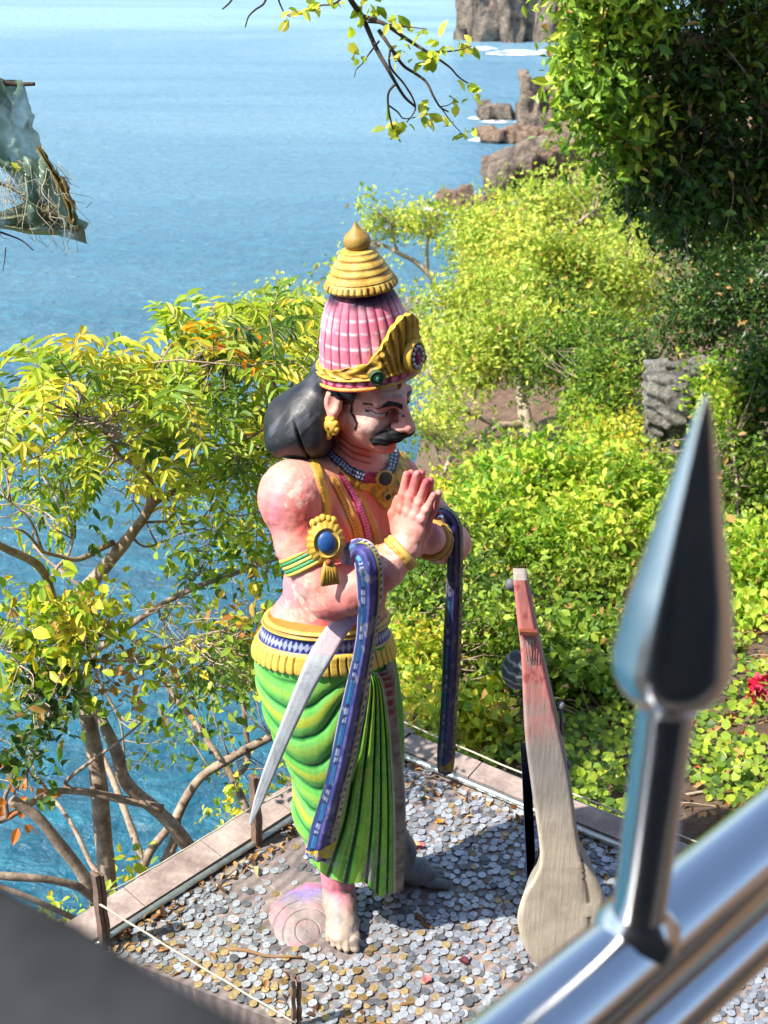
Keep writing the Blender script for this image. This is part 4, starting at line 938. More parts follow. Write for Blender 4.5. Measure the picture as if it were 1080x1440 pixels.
# ---------------------------------------------------------------- posts and cords round the platform
def plain_mat(name, base, rough=.7, metal=0.0, nsc=30, var=.3, bst=.3, bd=.003, spec=.5):
    m, nt, N, K, B = mat_new(name); a = tex_noise(nt, nsc, 8, .65); base = np.asarray(base, float)
    c = ramp(nt, a.outputs[0], [(.28, base * (1 - var)), (.5, base), (.75, np.minimum(base * (1 + var), .9))]); K.new(c.outputs[0], B.inputs['Base Color'])
    B.inputs['Roughness'].default_value = rough; B.inputs['Metallic'].default_value = metal; B.inputs['Specular IOR Level'].default_value = spec
    if bst: bump(nt, B, a.outputs[0], bst, bd)
    return m
M_POST = plain_mat('weathered_post', L(112, 88, 74), .7, 0, 60, .4)
M_CORD = plain_mat('pale_cord', L(186, 178, 160), .8, 0, 90, .2)
def post(base, top, w, rot, label):
    base = np.asarray(base, float); top = np.asarray(top, float); Z = nrm(top - base); X = nrm(np.array([math.cos(rot), math.sin(rot), 0]) - Z * Z[0] * math.cos(rot)); Yv = np.cross(Z, X); h = np.linalg.norm(top - base)
    t = thing('fence_post', base); tag(t, label, 'post', 'short posts round the platform')
    for nm, (dx, dy, sx, sy) in (('stake', (-.28, 0, .42, .95)), ('stake', (.30, .04, .42, .85))):
        a = np.array([[-1, -1], [1, -1], [1, 1], [-1, 1], [-1, -1]], float); n = 16; V = []
        for k in np.linspace(0, 1, n):
            q = np.array([[-.5, -.5], [-.38, -.5], [.38, -.5], [.5, -.5], [.5, .5], [.38, .5], [-.38, .5], [-.5, .5]]) * [sx * w, sy * w] * (1 + .05 * math.sin(k * 23 + dx * 9))
            V.append(base + Z * (k * h * (1 if dx < 0 else .965)) + (q[:, :1] + dx * w + .0016 * math.sin(k * 17)) * X + (q[:, 1:] + dy * w) * Yv)
        V = np.array(V); mb = MB(); mb.add(V, grid_faces(n, 8, cv=True)[:, ::-1])
        cp = np.vstack([V[-1], V[-1].mean(0)[None] + Z * .002]); mb.add(cp, np.array([[i, (i + 1) % 8, 8] for i in range(8)]))
        mb.build(nm, M_POST, t, smooth_=False, cols=False)
    return t
P1b, P1t = np.array([-.384, 2.955, -.05]), at(358, 1090, 2.97)
P2b, P2t = np.array([-.772, 2.560, -.08]), at(137, 1226, 2.56)
P3b, P3t = np.array([-.226, 2.285, -.02]), at(416, 1374, 2.29)
post(P1b, P1t, .026, .75, 'short weathered post on the sea side ledge beside the sword tip')
post(P2b, P2t, .027, .75, 'short weathered post at the left corner where two cords meet')
post(P3b, P3t, .024, .2, 'short weathered post at the bottom edge below the bare foot')
P4b = np.array([.60, 3.03, -.02]); P4t = P4b + [0.0, 0.0, .20]
def cord(a, b, sag, r, label):
    a, b = np.asarray(a, float), np.asarray(b, float); k = np.linspace(0, 1, 24); pts = a + (b - a) * k[:, None]; pts[:, 2] -= sag * 4 * k * (1 - k) - .0012 * np.sin(k * 31)
    mb = MB(); mb.add(*tube(pts, r, 7)); o = mb.build('cord', M_CORD, None, origin=pts[0], cols=False); tag(o, label, 'cord', 'cords strung round the platform'); return o
cord(P2b + (P2t - P2b) * .72 + [.0, -.016, 0], P3b + (P3t - P3b) * .30 + [0, -.016, 0], .004, .0030, 'pale cord running from the left corner post to the bottom post')
cord(P2b + (P2t - P2b) * .74 + [.012, .012, 0], P1b + (P1t - P1b) * .62 + [-.014, .0, 0], .008, .0024, 'thin cord running from the left corner post to the post by the sword tip')
cord(P1b + (P1t - P1b) * .62, at(560, 1012, 3.45), .01, .0024, 'thin cord behind the green skirt at the back corner')
cord(at(560, 1012, 3.45), at(1010, 1195, 2.86), .012, .0030, 'pale cord behind the stringed instrument on the hill side')

# ---------------------------------------------------------------- the wooden stringed instrument
M_WOOD, nt, N, K, B = mat_new('weathered_wood')
at_ = node(nt, 'ShaderNodeAttribute', attribute_name='Col'); mp = node(nt, 'ShaderNodeMapping'); oc = node(nt, 'ShaderNodeTexCoord', name='OC'); K.new(oc.outputs['Object'], mp.inputs[0]); mp.inputs['Scale'].default_value = (60, 60, 4)
a = node(nt, 'ShaderNodeTexNoise'); a.inputs['Scale'].default_value = 2.0; a.inputs['Detail'].default_value = 8; a.inputs['Roughness'].default_value = .7; K.new(mp.outputs[0], a.inputs[0]); b = tex_noise(nt, 14, 8, .7)
gr_ = ramp(nt, a.outputs[0], [(.3, .8), (.6, 1.06)]); c = mixrgb(nt, 1, at_.outputs[0], gr_.outputs[0], 'MULTIPLY'); b2 = ramp(nt, b.outputs[0], [(.35, .82), (.6, 1.05)])
K.new(mixrgb(nt, 1, c, b2.outputs[0], 'MULTIPLY'), B.inputs['Base Color']); B.inputs['Roughness'].default_value = .8; bump(nt, B, a.outputs[0], .5, .003)
VB = np.array([.47, 2.50, 0.0]); vee = thing('stringed_instrument', VB); tag(vee, 'tall wooden lute shaped instrument with worn pink neck, standing on the coins', 'instrument')
def vY(py): return 2.47 + .04 * (1365 - np.asarray(py, float)) / 550
NL = [(722, 818), (727, 870), (733, 925), (738, 1030), (747, 1105), (757, 1175), (759, 1212), (750, 1236), (737, 1255), (728, 1285), (730, 1310), (738, 1334), (752, 1352), (768, 1364), (786, 1370)]
NRt = [(741, 815), (750, 860), (758, 900), (778, 990), (792, 1050), (802, 1100), (810, 1160), (818, 1205), (832, 1226), (846, 1250), (853, 1285), (851, 1312), (843, 1336), (828, 1354), (808, 1366), (787, 1370)]
n = 170; l = spline(NL, n); r = spline(NRt, n)
yy = np.concatenate([np.linspace(816, 1200, 90), np.linspace(1202, 1369.6, 80)])
lx = np.interp(yy, l[:, 1], l[:, 0]); rx = np.interp(yy, r[:, 1], r[:, 0])
nu = 26; u = np.linspace(0, 1, nu); G = np.stack([lx[:, None] * (1 - u) + rx[:, None] * u, yy[:, None] * np.ones(nu)], -1)
edge = np.minimum(np.minimum(u, 1 - u)[None] * (rx - lx)[:, None], (1369.6 - yy)[:, None] * 1.5 + .3)
Yf = vY(G[..., 1]) + .006 * np.clip(1 - edge / 5, 0, 1) ** 2
Vf = at_grid(G[..., 0], G[..., 1], Yf)
dep = .045 + .045 * smooth(1190, 1260, yy); bdir = np.array([.06, 1.0, .10])
Vb = Vf * 1.0; cen = Vf.mean(1, keepdims=True); Vb = cen + (Vf - cen) * (1 - .25 * smooth(1190, 1260, yy))[:, None, None] + dep[:, None, None] * bdir; Vb[..., 2] = np.maximum(Vb[..., 2], .002)
pk = L(220, 136, 128); gy = L(164, 156, 148); be = L(206, 190, 168)
pn = fbm(Vf, 22, 3); c = mixc(mixc(gy, be, smooth(1080, 1200, G[..., 1])), pk, smooth(1060, 950, G[..., 1] + 120 * (pn - .5)))
c = mixc(c, L(176, 170, 166), smooth(.58, .66, fbm(Vf, 34, 6)) * .5 * (G[..., 1] < 1040)); c = mixc(c, L(150, 50, 50), smooth(.6, .68, fbm(Vf, 40, 8)) * .6 * (G[..., 1] < 960))
c = mixc(c, L(140, 118, 92), smooth(.45, .75, fbm(Vf, 9, 9)) * .4 * (G[..., 1] > 1220))
grv = (np.abs(G[..., 0] - np.interp(G[..., 1], [1190, 1260, 1320], [817, 825, 828])) < 1.6) & (G[..., 1] > 1190) & (G[..., 1] < 1330); c = np.where(grv[..., None], L(84, 72, 62), c)
Vf = Vf + (grv * .003)[..., None] * bdir
mb = MB(); gf = grid_faces(len(yy), nu); mb.add(Vf, gf[:, ::-1], c.reshape(-1, 3)); mb.add(Vb, gf, L(128, 118, 110))
for a_, b_ in ((Vf[:, 0], Vb[:, 0]), (Vf[:, -1], Vb[:, -1]), (Vf[0], Vb[0]), (Vf[-1], Vb[-1])):
    e = np.stack([a_, a_ * .5 + b_ * .5, b_], 1); mb.add(e, grid_faces(len(a_), 3), L(150, 140, 130))
bodyv = mb.build('body_and_neck', M_WOOD, vee)
M_BLUE = paint_mat('blue_paint', .5, 90, .3, .3)
a1 = at(739, 1044, vY(1044) + .03); a2 = at(762, 1224, vY(1220) + .05); a3 = np.array([.432, 2.86, .0]); a2[2] = .0
tri = np.array([a1, a2, a3]); nn_ = 30; mb = MB(); kk = np.linspace(0, 1, nn_)
FA = a1 + (a3 - a1) * kk[:, None]; FB = a1 + (a2 - a1) * kk[:, None]
for sx in (-.012, .012):
    V = np.stack([FA + [sx, 0, 0], FA * .5 + FB * .5 + [sx, 0, 0], FB + [sx, 0, 0]], 1); cc = np.where((np.abs((kk * 6.3) % 1 - .5) < .05)[:, None, None], L(120, 140, 180), L(24, 44, 110)) * np.ones((1, 3, 1))
    cc = mixc(cc, L(180, 180, 176), (kk > .93)[:, None] * np.ones((1, 3)) * .7); mb.add(V, grid_faces(nn_, 3) if sx > 0 else grid_faces(nn_, 3)[:, ::-1], cc.reshape(-1, 3))
V = np.stack([FA + [-.012, 0, 0], FA + [.012, 0, 0]], 1); mb.add(V, grid_faces(nn_, 2), L(24, 44, 110))
mb.build('blue_support', M_BLUE, vee)
mb = MB(); g0 = at(729, 942, vY(942) + .085); V, f = ellipsoid(g0, (.042, .042, .052), n=30, m=40); cc = np.where((np.abs(((V[:, 2] - g0[2]) / .052 * 2.2 + .25 * np.sin(V[:, 0] * 60)) % 1 - .5) < .12)[:, None], L(150, 160, 160), L(58, 70, 76)); mb.add(V, f, cc); mb.build('gourd', M_BLUE, vee)
mb = MB(); bc = at(743, 889, vY(889) - .007); mb.add(*box(bc, (.040, .014, .010), (1, 0, -.05))); mb.build('bridge', plain_mat('bridge_wood', L(120, 66, 44), .6, 0, 60), vee, smooth_=False, cols=False)
M_KNOB = plain_mat('grey_knob', L(92, 96, 98), .6, 0, 60)
for px_, py_, rr_, st in ((797, 1076, .012, 60), (789, 992, .010, 40), (718, 822, .014, 12)):
    p = at(px_, py_, vY(py_) + .02); mb = MB(); mb.add(*ellipsoid(p, (rr_, rr_, rr_ * 1.1), n=10, m=14)); q = at(min(px_ + 1, 806) if px_ > 760 else px_ + 8, py_ + st, vY(py_ + st) + .025); mb.add(*tube([p, (p + q) / 2, q], .0045, 8)); mb.build('peg', M_KNOB, vee, cols=False)
mb = MB()
for dx in (-5, -1.5, 2, 5.5): mb.add(*tube([at(742 + dx, 889, vY(889) - .010), at(748 + dx * 1.1, 930, vY(930) - .004)], .0008, 5))
mb.build('strings', M_KNOB, vee, cols=False)

# ---------------------------------------------------------------- steel railing with a spearhead
M_STEEL, nt, N, K, B = mat_new('polished_steel'); B.inputs['Metallic'].default_value = 1.0; B.inputs['Base Color'].default_value = (.66, .66, .66, 1); B.inputs['Roughness'].default_value = .13
a = tex_noise(nt, 30, 5, .6); rr_ = ramp(nt, a.outputs[0], [(.3, .10), (.7, .2)]); K.new(rr_.outputs[0], B.inputs['Roughness'])
ZB = 2.196; RB = gr(872, 1355, ZB); RD = nrm(gr(1117, 1147, ZB) - gr(714, 1483, ZB)); rail = thing('steel_railing', RB); tag(rail, 'polished steel tube railing with an upright spearhead, close in front at the right', 'railing')
mb = MB(); mb.add(*tube(np.array([RB - RD * .75 + RD * k for k in np.linspace(0, 3.2, 60)]), .0262, 40)); mb.build('top_tube', M_STEEL, rail, cols=False)
mb = MB(); lo_ = RB + [.004, -.002, -.074]; mb.add(*tube(np.array([lo_ - RD * .75 + RD * k for k in np.linspace(0, 3.2, 60)]), .0205, 40)); mb.build('lower_tube', M_STEEL, rail, cols=False)
sp0 = gr(893, 1330, ZB); sp0 = at(893, 1330, RB[1] + (RD[1] / RD[0]) * (gr(893, 1330, ZB)[0] - RB[0]))
ax_ = np.array([sp0[0], sp0[1], 0]); z0 = ZB; ztip = at(985, 556, sp0[1])[2]; zneck = at(931, 985, sp0[1])[2]; zmax = at(930, 925, sp0[1])[2]
mb = MB(); mb.add(*lathe([sp0[0], sp0[1], z0], (0, 0, 1), [(.0148, .004), (.0148, zneck - z0 + .006)], 40)); mb.build('rod', M_STEEL, rail, cols=False)
mb = MB(); mb.add(*lathe([sp0[0], sp0[1], z0], (0, 0, 1), [(.025, .012), (.0235, .022), (.0185, .028), (.0152, .032)], 40)); mb.build('weld_collar', M_STEEL, rail, cols=False)
H_ = ztip - zneck; pr = spline([(.0152, -.002), (.0185, .003), (.0242, .009), (.0285, .017), (.0297, .026), (.0285, .036), (.0246, .062), (.0206, H_ * .48), (.0156, H_ * .62), (.0098, H_ * .78), (.0044, H_ * .93), (.0015, H_ * .99), (.0005, H_)], 60)
mb = MB(); mb.add(*lathe([sp0[0], sp0[1], zneck], (0, 0, 1), [(.0005, -.003)] + [tuple(p) for p in pr], 48)); mb.build('spearhead', M_STEEL, rail, cols=False)

# dark stone in the lower left, just in front of the lens
zs = 2.512; e0 = gr(-30, 1228, zs); e1 = gr(380, 1466, zs); dirv = nrm(e1 - e0); nv_ = np.array([-dirv[1], dirv[0], 0]);
if nv_[1] > 0: nv_ = -nv_
M_STONE = plain_mat('dark_stone', L(32, 33, 35), .9, 0, 24, 1.0, .8, .004)
n, m = 60, 40; k = np.linspace(-.35, 1.25, n); prof = [(-.004, -.30), (-.002, -.10), (-.001, -.02), (0, -.006), (.001, -.002), (.003, 0), (.05, .001), (.10, 0), (.16, -.003), (.17, -.02), (.175, -.30)]
PF = spline(prof, m); V = e0 + (e1 - e0) * k[:, None, None] + PF[None, :, 0, None] * nv_ + PF[None, :, 1, None] * np.array([0, 0, 1.0])
V = V + (fbm(V, 26, 5)[..., None] - .5) * .003 + (np.array([0, 0, 1.]) * ((fbm(V, 16, 15)[..., None] - .6) * .05) * np.clip((PF[:, 0] - .006) / .03, 0, 1)[None, :, None])
mb = MB(); mb.add(V, grid_faces(n, m)); o = mb.build('stone_parapet', M_STONE, None, origin=e0 - [0, 0, .3], cols=False); tag(o, 'dark grey rough stone parapet filling the lower left corner, out of focus', 'parapet')

# ---------------------------------------------------------------- coins and litter on the platform
M_COIN, nt, N, K, B = mat_new('coin_metal'); at_ = node(nt, 'ShaderNodeAttribute', attribute_name='Col'); a = tex_noise(nt, 120, 4, .6); c = ramp(nt, a.outputs[0], [(.3, .7), (.65, 1.05)])
K.new(mixrgb(nt, 1, at_.outputs[0], c.outputs[0], 'MULTIPLY'), B.inputs['Base Color']); B.inputs['Metallic'].default_value = .55; B.inputs['Roughness'].default_value = .42; bump(nt, B, a.outputs[0], .25, .0006)
def coin_geo(sg=16):
    a = np.linspace(0, 2 * np.pi, sg, endpoint=False); pr = [(.0002, .0015), (.30, .00155), (.33, .0017), (.60, .0017), (.64, .00150), (.86, .00150), (.89, .0019), (.98, .0019), (1.0, .0016), (1.0, 0)]
    V = np.array([[r * .0118 * math.cos(t), r * .0118 * math.sin(t), h] for r, h in pr for t in a]); return V, grid_faces(len(pr), sg, cv=True)[:, ::-1]
def dens(p):
    x, y = p[..., 0], p[..., 1]; d = np.ones(x.shape) * .92
    d *= 1 - .94 * smooth(1.15, .7, np.hypot((x - 350) / 100, (y - 1205) / 75)); d *= 1 - .80 * smooth(1.1, .7, np.hypot((x - 620) / 70, (y - 1105) / 45))
    d *= 1 - .93 * smooth(1.05, .85, np.hypot((x - 425) / 62, (y - 1285) / 66)); d *= 1 - .6 * smooth(1.1, .6, np.hypot((x - 300) / 60, (y - 1180) / 50)); d *= 1 - .5 * smooth(1.1, .7, np.hypot((x - 630) / 50, (y - 1255) / 30))
    return d
PP = np.array(PLAT); cand = np.stack([rng.uniform(-.8, 1.2, 40000), rng.uniform(1.85, 3.38, 40000), np.zeros(40000)], -1)
ins = inpoly(cand[:, :2], [tuple(q) for q in np.array(PLAT) * .97 + np.array([.2, 2.6]) * .03]); pc = proj(cand)
def away(c, q, r): return np.hypot(c[:, 0] - q[0], c[:, 1] - q[1]) > r
ok_ = ins & (rng.random(40000) < dens(pc)) & away(cand, (-.115, 2.57), .055) & away(cand, (-.125, 2.66), .05) & away(cand, (-.13, 2.74), .05) & away(cand, (.06, 2.805), .05) & away(cand, (.13, 2.80), .05) & away(cand, (.50, 2.54), .05)
cand = cand[ok_]; pc = pc[ok_]
cl = fbm(cand, 8, 77, 2); keep = rng.random(len(cand)) < np.clip(-.05 + 2.2 * cl, .2, 1); cand, pc = cand[keep], pc[keep]
# occupancy: stack where they overlap, at most three deep
placed = np.zeros((0, 3)); cell = {}; zz = np.zeros(len(cand)); sel = []
for i, c_ in enumerate(cand):
    key = (int(c_[0] // .025), int(c_[1] // .025)); ovl = 0; zt = 0.0; near = []
    for dx in (-1, 0, 1):
        for dy in (-1, 0, 1):
            for j in cell.get((key[0] + dx, key[1] + dy), ()):
                dd_ = math.hypot(cand[j, 0] - c_[0], cand[j, 1] - c_[1])
                if dd_ < .0230: near.append((dd_, j))
    if len(near) > 2 or any(d < .009 for d, j in near): continue
    zz[i] = max([zz[j] for d, j in near] + [-.0017]) + .0017
    if zz[i] > .006: continue
    cell.setdefault(key, []).append(i); sel.append(i)
sel = np.array(sel); cand, pc, zz = cand[sel], pc[sel], zz[sel]
brass = rng.random(len(cand)) < np.clip(.06 + .26 * smooth(1290, 1390, pc[:, 1]) * smooth(700, 480, pc[:, 0]), 0, 1)
val = rng.uniform(.62, 1.1, len(cand)); val = np.where(rng.random(len(cand)) < .16, val * .42, val)
ccol = np.where(brass[:, None], L(200, 174, 124), L(196, 200, 206)) * val[:, None]
siz = 1.0 * rng.choice([.82, .92, 1.0, 1.06], len(cand)); tx, ty = rng.normal(0, .05, len(cand)), rng.normal(0, .05, len(cand)); sp_ = rng.uniform(0, 6.28, len(cand))
vis = (pc[:, 0] > 0) & (pc[:, 0] < 1080) & (pc[:, 1] < 1440)
blk = inpoly(pc, [(0, 1250), (345, 1440), (0, 1440)]) | inpoly(pc, [(680, 1440), (840, 1305), (1080, 1100), (1080, 1440)]) | inpoly(pc, [(725, 1240), (850, 1240), (850, 1370), (760, 1370)]); vis &= ~blk
order = np.argsort(-pc[:, 1] + (~vis) * 1e6); near_i = set(order[:300].tolist())
vars_ = []
Vc, Fc_ = coin_geo(24)
for kind, base in (('silver', L(200, 204, 208)), ('silver', L(166, 170, 176)), ('silver', L(118, 120, 122)), ('brass', L(200, 174, 124)), ('brass', L(160, 134, 88))):
    o = mesh_np('coin', Vc, Fc_, M_COIN, cols=np.broadcast_to(base, Vc.shape), smooth_=False); vars_.append((kind, o)); o['label'] = 'x'
first = set(); mbs = []
Vs, Fs = coin_geo(12)
for i in range(len(cand)):
    tilt = 1.0 if zz[i] < .001 else 2.2
    if i in near_i:
        k = (rng.choice([3, 4], p=[.65, .35]) if brass[i] else rng.choice([0, 1, 2], p=[.5, .35, .15])); src = vars_[k][1]
        o = src if k not in first else src.copy()
        if k in first: COL.objects.link(o)
        first.add(k)
        o.location = (cand[i, 0], cand[i, 1], zz[i] + .0009); o.rotation_euler = (tx[i] * tilt * .6, ty[i] * tilt * .6, sp_[i]); o.scale = (siz[i], siz[i], 1)
        if vars_[k][0] == 'brass': tag(o, 'yellowish brass coin lying among silver coins on the near part of the platform', 'coin', 'brass coins on the near platform')
        else: tag(o, 'silvery coin lying among other coins on the near part of the platform', 'coin', 'silver coins on the near platform')
    else: mbs.append(i)
for k in range(5):
    if k not in first: bpy.data.objects.remove(vars_[k][1])
I = np.array(mbs); cs, sn = np.cos(sp_[I]), np.sin(sp_[I]); S_ = siz[I]
X = (Vs[None, :, 0] * cs[:, None] - Vs[None, :, 1] * sn[:, None]) * S_[:, None]; Y_ = (Vs[None, :, 0] * sn[:, None] + Vs[None, :, 1] * cs[:, None]) * S_[:, None]
Zc = Vs[None, :, 2] + zz[I][:, None] + .0008 + X * tx[I][:, None] * .7 + Y_ * ty[I][:, None] * .7
V = np.stack([X + cand[I, 0][:, None], Y_ + cand[I, 1][:, None], Zc], -1); nvs = len(Vs)
Fa = (Fs[None] + (np.arange(len(I)) * nvs)[:, None, None]).reshape(-1, 4)
tag(mesh_np('coins', V.reshape(-1, 3), Fa, M_COIN, None, (0, 2.7, 0), np.repeat(ccol[I], nvs, 0), False), 'silver coins scattered thickly over the far part of the tiled platform', 'coins', kind='stuff')

# ---- leaf helpers (also used by the trees)
def leaf_mat(name, trans=.35, rough=.5, spec=.25, tint=1.25):
    m, nt, N, K, B = mat_new(name); a = node(nt, 'ShaderNodeAttribute', attribute_name='Col'); K.new(a.outputs[0], B.inputs['Base Color'])
    B.inputs['Roughness'].default_value = rough; B.inputs['Specular IOR Level'].default_value = spec
    t = node(nt, 'ShaderNodeBsdfTranslucent'); K.new(mixrgb(nt, 1.0, a.outputs[0], (tint, tint * 1.02, tint * .5), 'MULTIPLY'), t.inputs[0])
    x = node(nt, 'ShaderNodeMixShader'); x.inputs[0].default_value = trans; K.new(B.outputs[0], x.inputs[1]); K.new(t.outputs[0], x.inputs[2]); K.new(x.outputs[0], nt.nodes['Material Output'].inputs[0]); return m
LEAF6 = np.array([[0, 0, 0], [.33, .5, .07], [.33, 0, -.02], [.33, -.5, .07], [.72, .40, .03], [.72, 0, -.05], [.72, -.40, .03], [1, 0, -.13]])
L6F3 = np.array([[0, 2, 1], [0, 3, 2], [4, 5, 7], [5, 6, 7]]); L6F4 = np.array([[1, 2, 5, 4], [2, 3, 6, 5]])
LEAF4 = np.array([[0, 0, 0], [.42, .5, .09], [1, 0, -.06], [.42, -.5, .09]]); L4F3 = np.array([[0, 2, 1], [0, 3, 2]])
def leaves(C, T, Nn, Ln, Wd, col, detailed=True, curl=1.0):
    """arrays of leaf bases, axes, normals, lengths, widths, colours -> V, faces, colours"""
    T = nrm(T); S = nrm(np.cross(Nn, T)); Nn = np.cross(T, S); tp = LEAF6 if detailed else LEAF4
    Ln = np.asarray(Ln)[:, None, None]; Wd = np.asarray(Wd)[:, None, None]
    V = C[:, None] + tp[None, :, :1] * Ln * T[:, None] + tp[None, :, 1:2] * Wd * S[:, None] + tp[None, :, 2:] * Ln * curl * Nn[:, None]
    n, k = len(C), len(tp); b = (np.arange(n) * k)[:, None, None]
    f = [(L6F3[None] + b).reshape(-1, 3), (L6F4[None] + b).reshape(-1, 4)] if detailed else [(L4F3[None] + b).reshape(-1, 3)]
    return V.reshape(-1, 3), f, np.repeat(col, k, 0)
def join_sets(sets):
    Vs_, F3, F4, Cs, n = [], [], [], [], 0
    for V, f, c in sets:
        for q in f: (F3 if q.shape[1] == 3 else F4).append(q + n)
        Vs_.append(V); Cs.append(c); n += len(V)
    fl = [np.concatenate(q) for q in (F4, F3) if q]
    return np.concatenate(Vs_), fl, np.concatenate(Cs)
def rdir(n): return nrm(rng.normal(0, 1, (n, 3)))
M_DRY = leaf_mat('dry_leaf', .15, .8, .1, 1.0)
# dry leaf litter along the edges of the platform
pts = []
for P_, Q_, cnt, wd in ((Bl, A, 260, .035), (A, Rr_, 330, .055), (Bl, FL, 90, .07)):
    k = rng.random(cnt); d = np.abs(rng.normal(0, wd, cnt)); t_ = nrm(Q_ - P_); n_ = np.array([t_[1], -t_[0]]); n_ = n_ if P_ is not Bl or Q_ is A else -n_
    cl_ = noise(np.stack([k * 9, k * 0, k * 0], -1), 1, int(cnt)); ok2 = rng.random(cnt) < .25 + cl_
    pts.append((P_ + (Q_ - P_) * k[:, None] + n_ * (d + .02)[:, None])[ok2])
pts.append(np.stack([rng.uniform(-.6, .7, 60), rng.uniform(2.3, 3.2, 60)], -1)[:25]); pts = np.concatenate(pts); pts = pts[inpoly(pts, [tuple(q) for q in PLAT])]
n = len(pts); C = np.column_stack([pts, rng.uniform(.004, .014, n)]); T = rdir(n) * [1, 1, .25]; Nn = nrm(rdir(n) * .55 + [0, 0, 1]); ln = rng.uniform(.014, .038, n)
pal = np.array([L(150, 108, 66), L(176, 134, 86), L(110, 74, 48), L(196, 160, 112), L(90, 66, 50)]); cc = pal[rng.integers(0, 5, n)] * rng.uniform(.7, 1.1, (n, 1))
V, f, c = leaves(C, T, Nn, ln, ln * rng.uniform(.25, .5, n), cc, True, 1.8)
tag(mesh_np('leaf_litter', V, f, M_DRY, None, (0, 2.7, 0), c), 'dry brown leaf litter gathered along the platform edges', 'leaf litter', kind='stuff')
def flower(px_, py_, colr, label, s=.016):
    p = gr(px_, py_, .006); n = 9; a = np.linspace(0, 6.28, n, endpoint=False) + rng.random(n); T = np.stack([np.cos(a), np.sin(a), rng.uniform(.2, .9, n)], -1)
    V, f, c = leaves(np.repeat(p[None], n, 0), T, nrm(np.array([0, 0, 1.]) - .5 * T), np.full(n, s), np.full(n, s * .8), colr * rng.uniform(.75, 1.1, (n, 1)), True, 1.5)
    tag(mesh_np('fallen_flower', V, f, M_DRY, None, p, c), label, 'flower')
flower(591, 1190, L(214, 110, 120), 'withered pink flower lying behind the grey foot'); flower(600, 1378, L(196, 120, 124), 'faded pink flower lying on the coins in front')
flower(652, 1352, L(110, 60, 66), 'dark dried flower lying near the instrument base'); flower(618, 1156, L(214, 150, 60), 'small orange fallen flower on bare tile behind the skirt', .014)
def stick(a, b, r, label, cl=L(150, 118, 84)):
    p, q = gr(*a, .008), gr(*b, .008); k = np.linspace(0, 1, 9)[:, None]; pts = p + (q - p) * k + np.column_stack([.004 * np.sin(k[:, 0] * 7), .004 * np.cos(k[:, 0] * 5), .003 * np.sin(k[:, 0] * 9)])
    mb = MB(); mb.add(*tube(pts, [r * (1 - .5 * t) for t in np.linspace(0, 1, 9)], 7), c=cl); tag(mb.build('stick', M_DRY, None, origin=p), label, 'stick')
stick((322, 1336), (424, 1347), .006, 'pale dry stick lying on the coins left of the bare foot'); stick((585, 1288), (608, 1306), .007, 'short brown stick lying on the coins right of the bare foot', L(120, 88, 60))
V, f, c = leaves(gr(318, 1236, .006)[None], np.array([[.5, .9, .25]]), np.array([[.3, -.3, .9]]), [.05], [.034], L(190, 172, 156)[None], True, 2.0)
tag(mesh_np('dry_leaf', V, f, M_DRY, None, gr(318, 1236), c), 'single curled pale dry leaf against the metal pipe', 'leaf')
# ---------------------------------------------------------------- trees, shrubs, creepers
M_LEAF = leaf_mat('leaf', .38, .45, .3, 1.5)
M_LEAFD = leaf_mat('dark_leaf', .25, .4, .35, 1.3)
def bark_mat(name, a_, b_, c_):
    m, nt, N, K, B = mat_new(name); a = tex_noise(nt, 16, 9, .7); b = tex_noise(nt, 70, 6, .7); c = ramp(nt, a.outputs[0], [(.3, a_), (.5, b_), (.7, c_)]); c2 = ramp(nt, b.outputs[0], [(.3, .6), (.65, 1.1)])
    K.new(mixrgb(nt, 1, c.outputs[0], c2.outputs[0], 'MULTIPLY'), B.inputs['Base Color']); B.inputs['Roughness'].default_value = .9; bump(nt, B, b.outputs[0], .7, .006); return m
M_BARK = bark_mat('grey_brown_bark', L(104, 84, 70), L(162, 140, 120), L(204, 184, 162))
M_BARKD = bark_mat('dark_bark', L(44, 34, 28), L(70, 54, 44), L(104, 84, 70))
M_BARKP = bark_mat('pale_bark', L(120, 104, 86), L(172, 154, 130), L(206, 190, 166))
YG = [L(172, 186, 62), L(152, 172, 54), L(192, 194, 70), L(126, 156, 50), L(206, 190, 66)]      # yellow green
MG = [L(112, 142, 48), L(138, 162, 56), L(92, 122, 44), L(156, 172, 66), L(76, 104, 42)]         # mid green
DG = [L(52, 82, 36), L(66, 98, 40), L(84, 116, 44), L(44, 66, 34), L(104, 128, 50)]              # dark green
def pick(pal, n, var=.18):
    P = np.array(pal); return P[rng.integers(0, len(P), n)] * rng.uniform(1 - var, 1 + var, (n, 1))
def pl(pts):
    """polyline of (px, py, Y) -> world points"""
    return np.array([at(x, y, Y) for x, y, Y in pts])
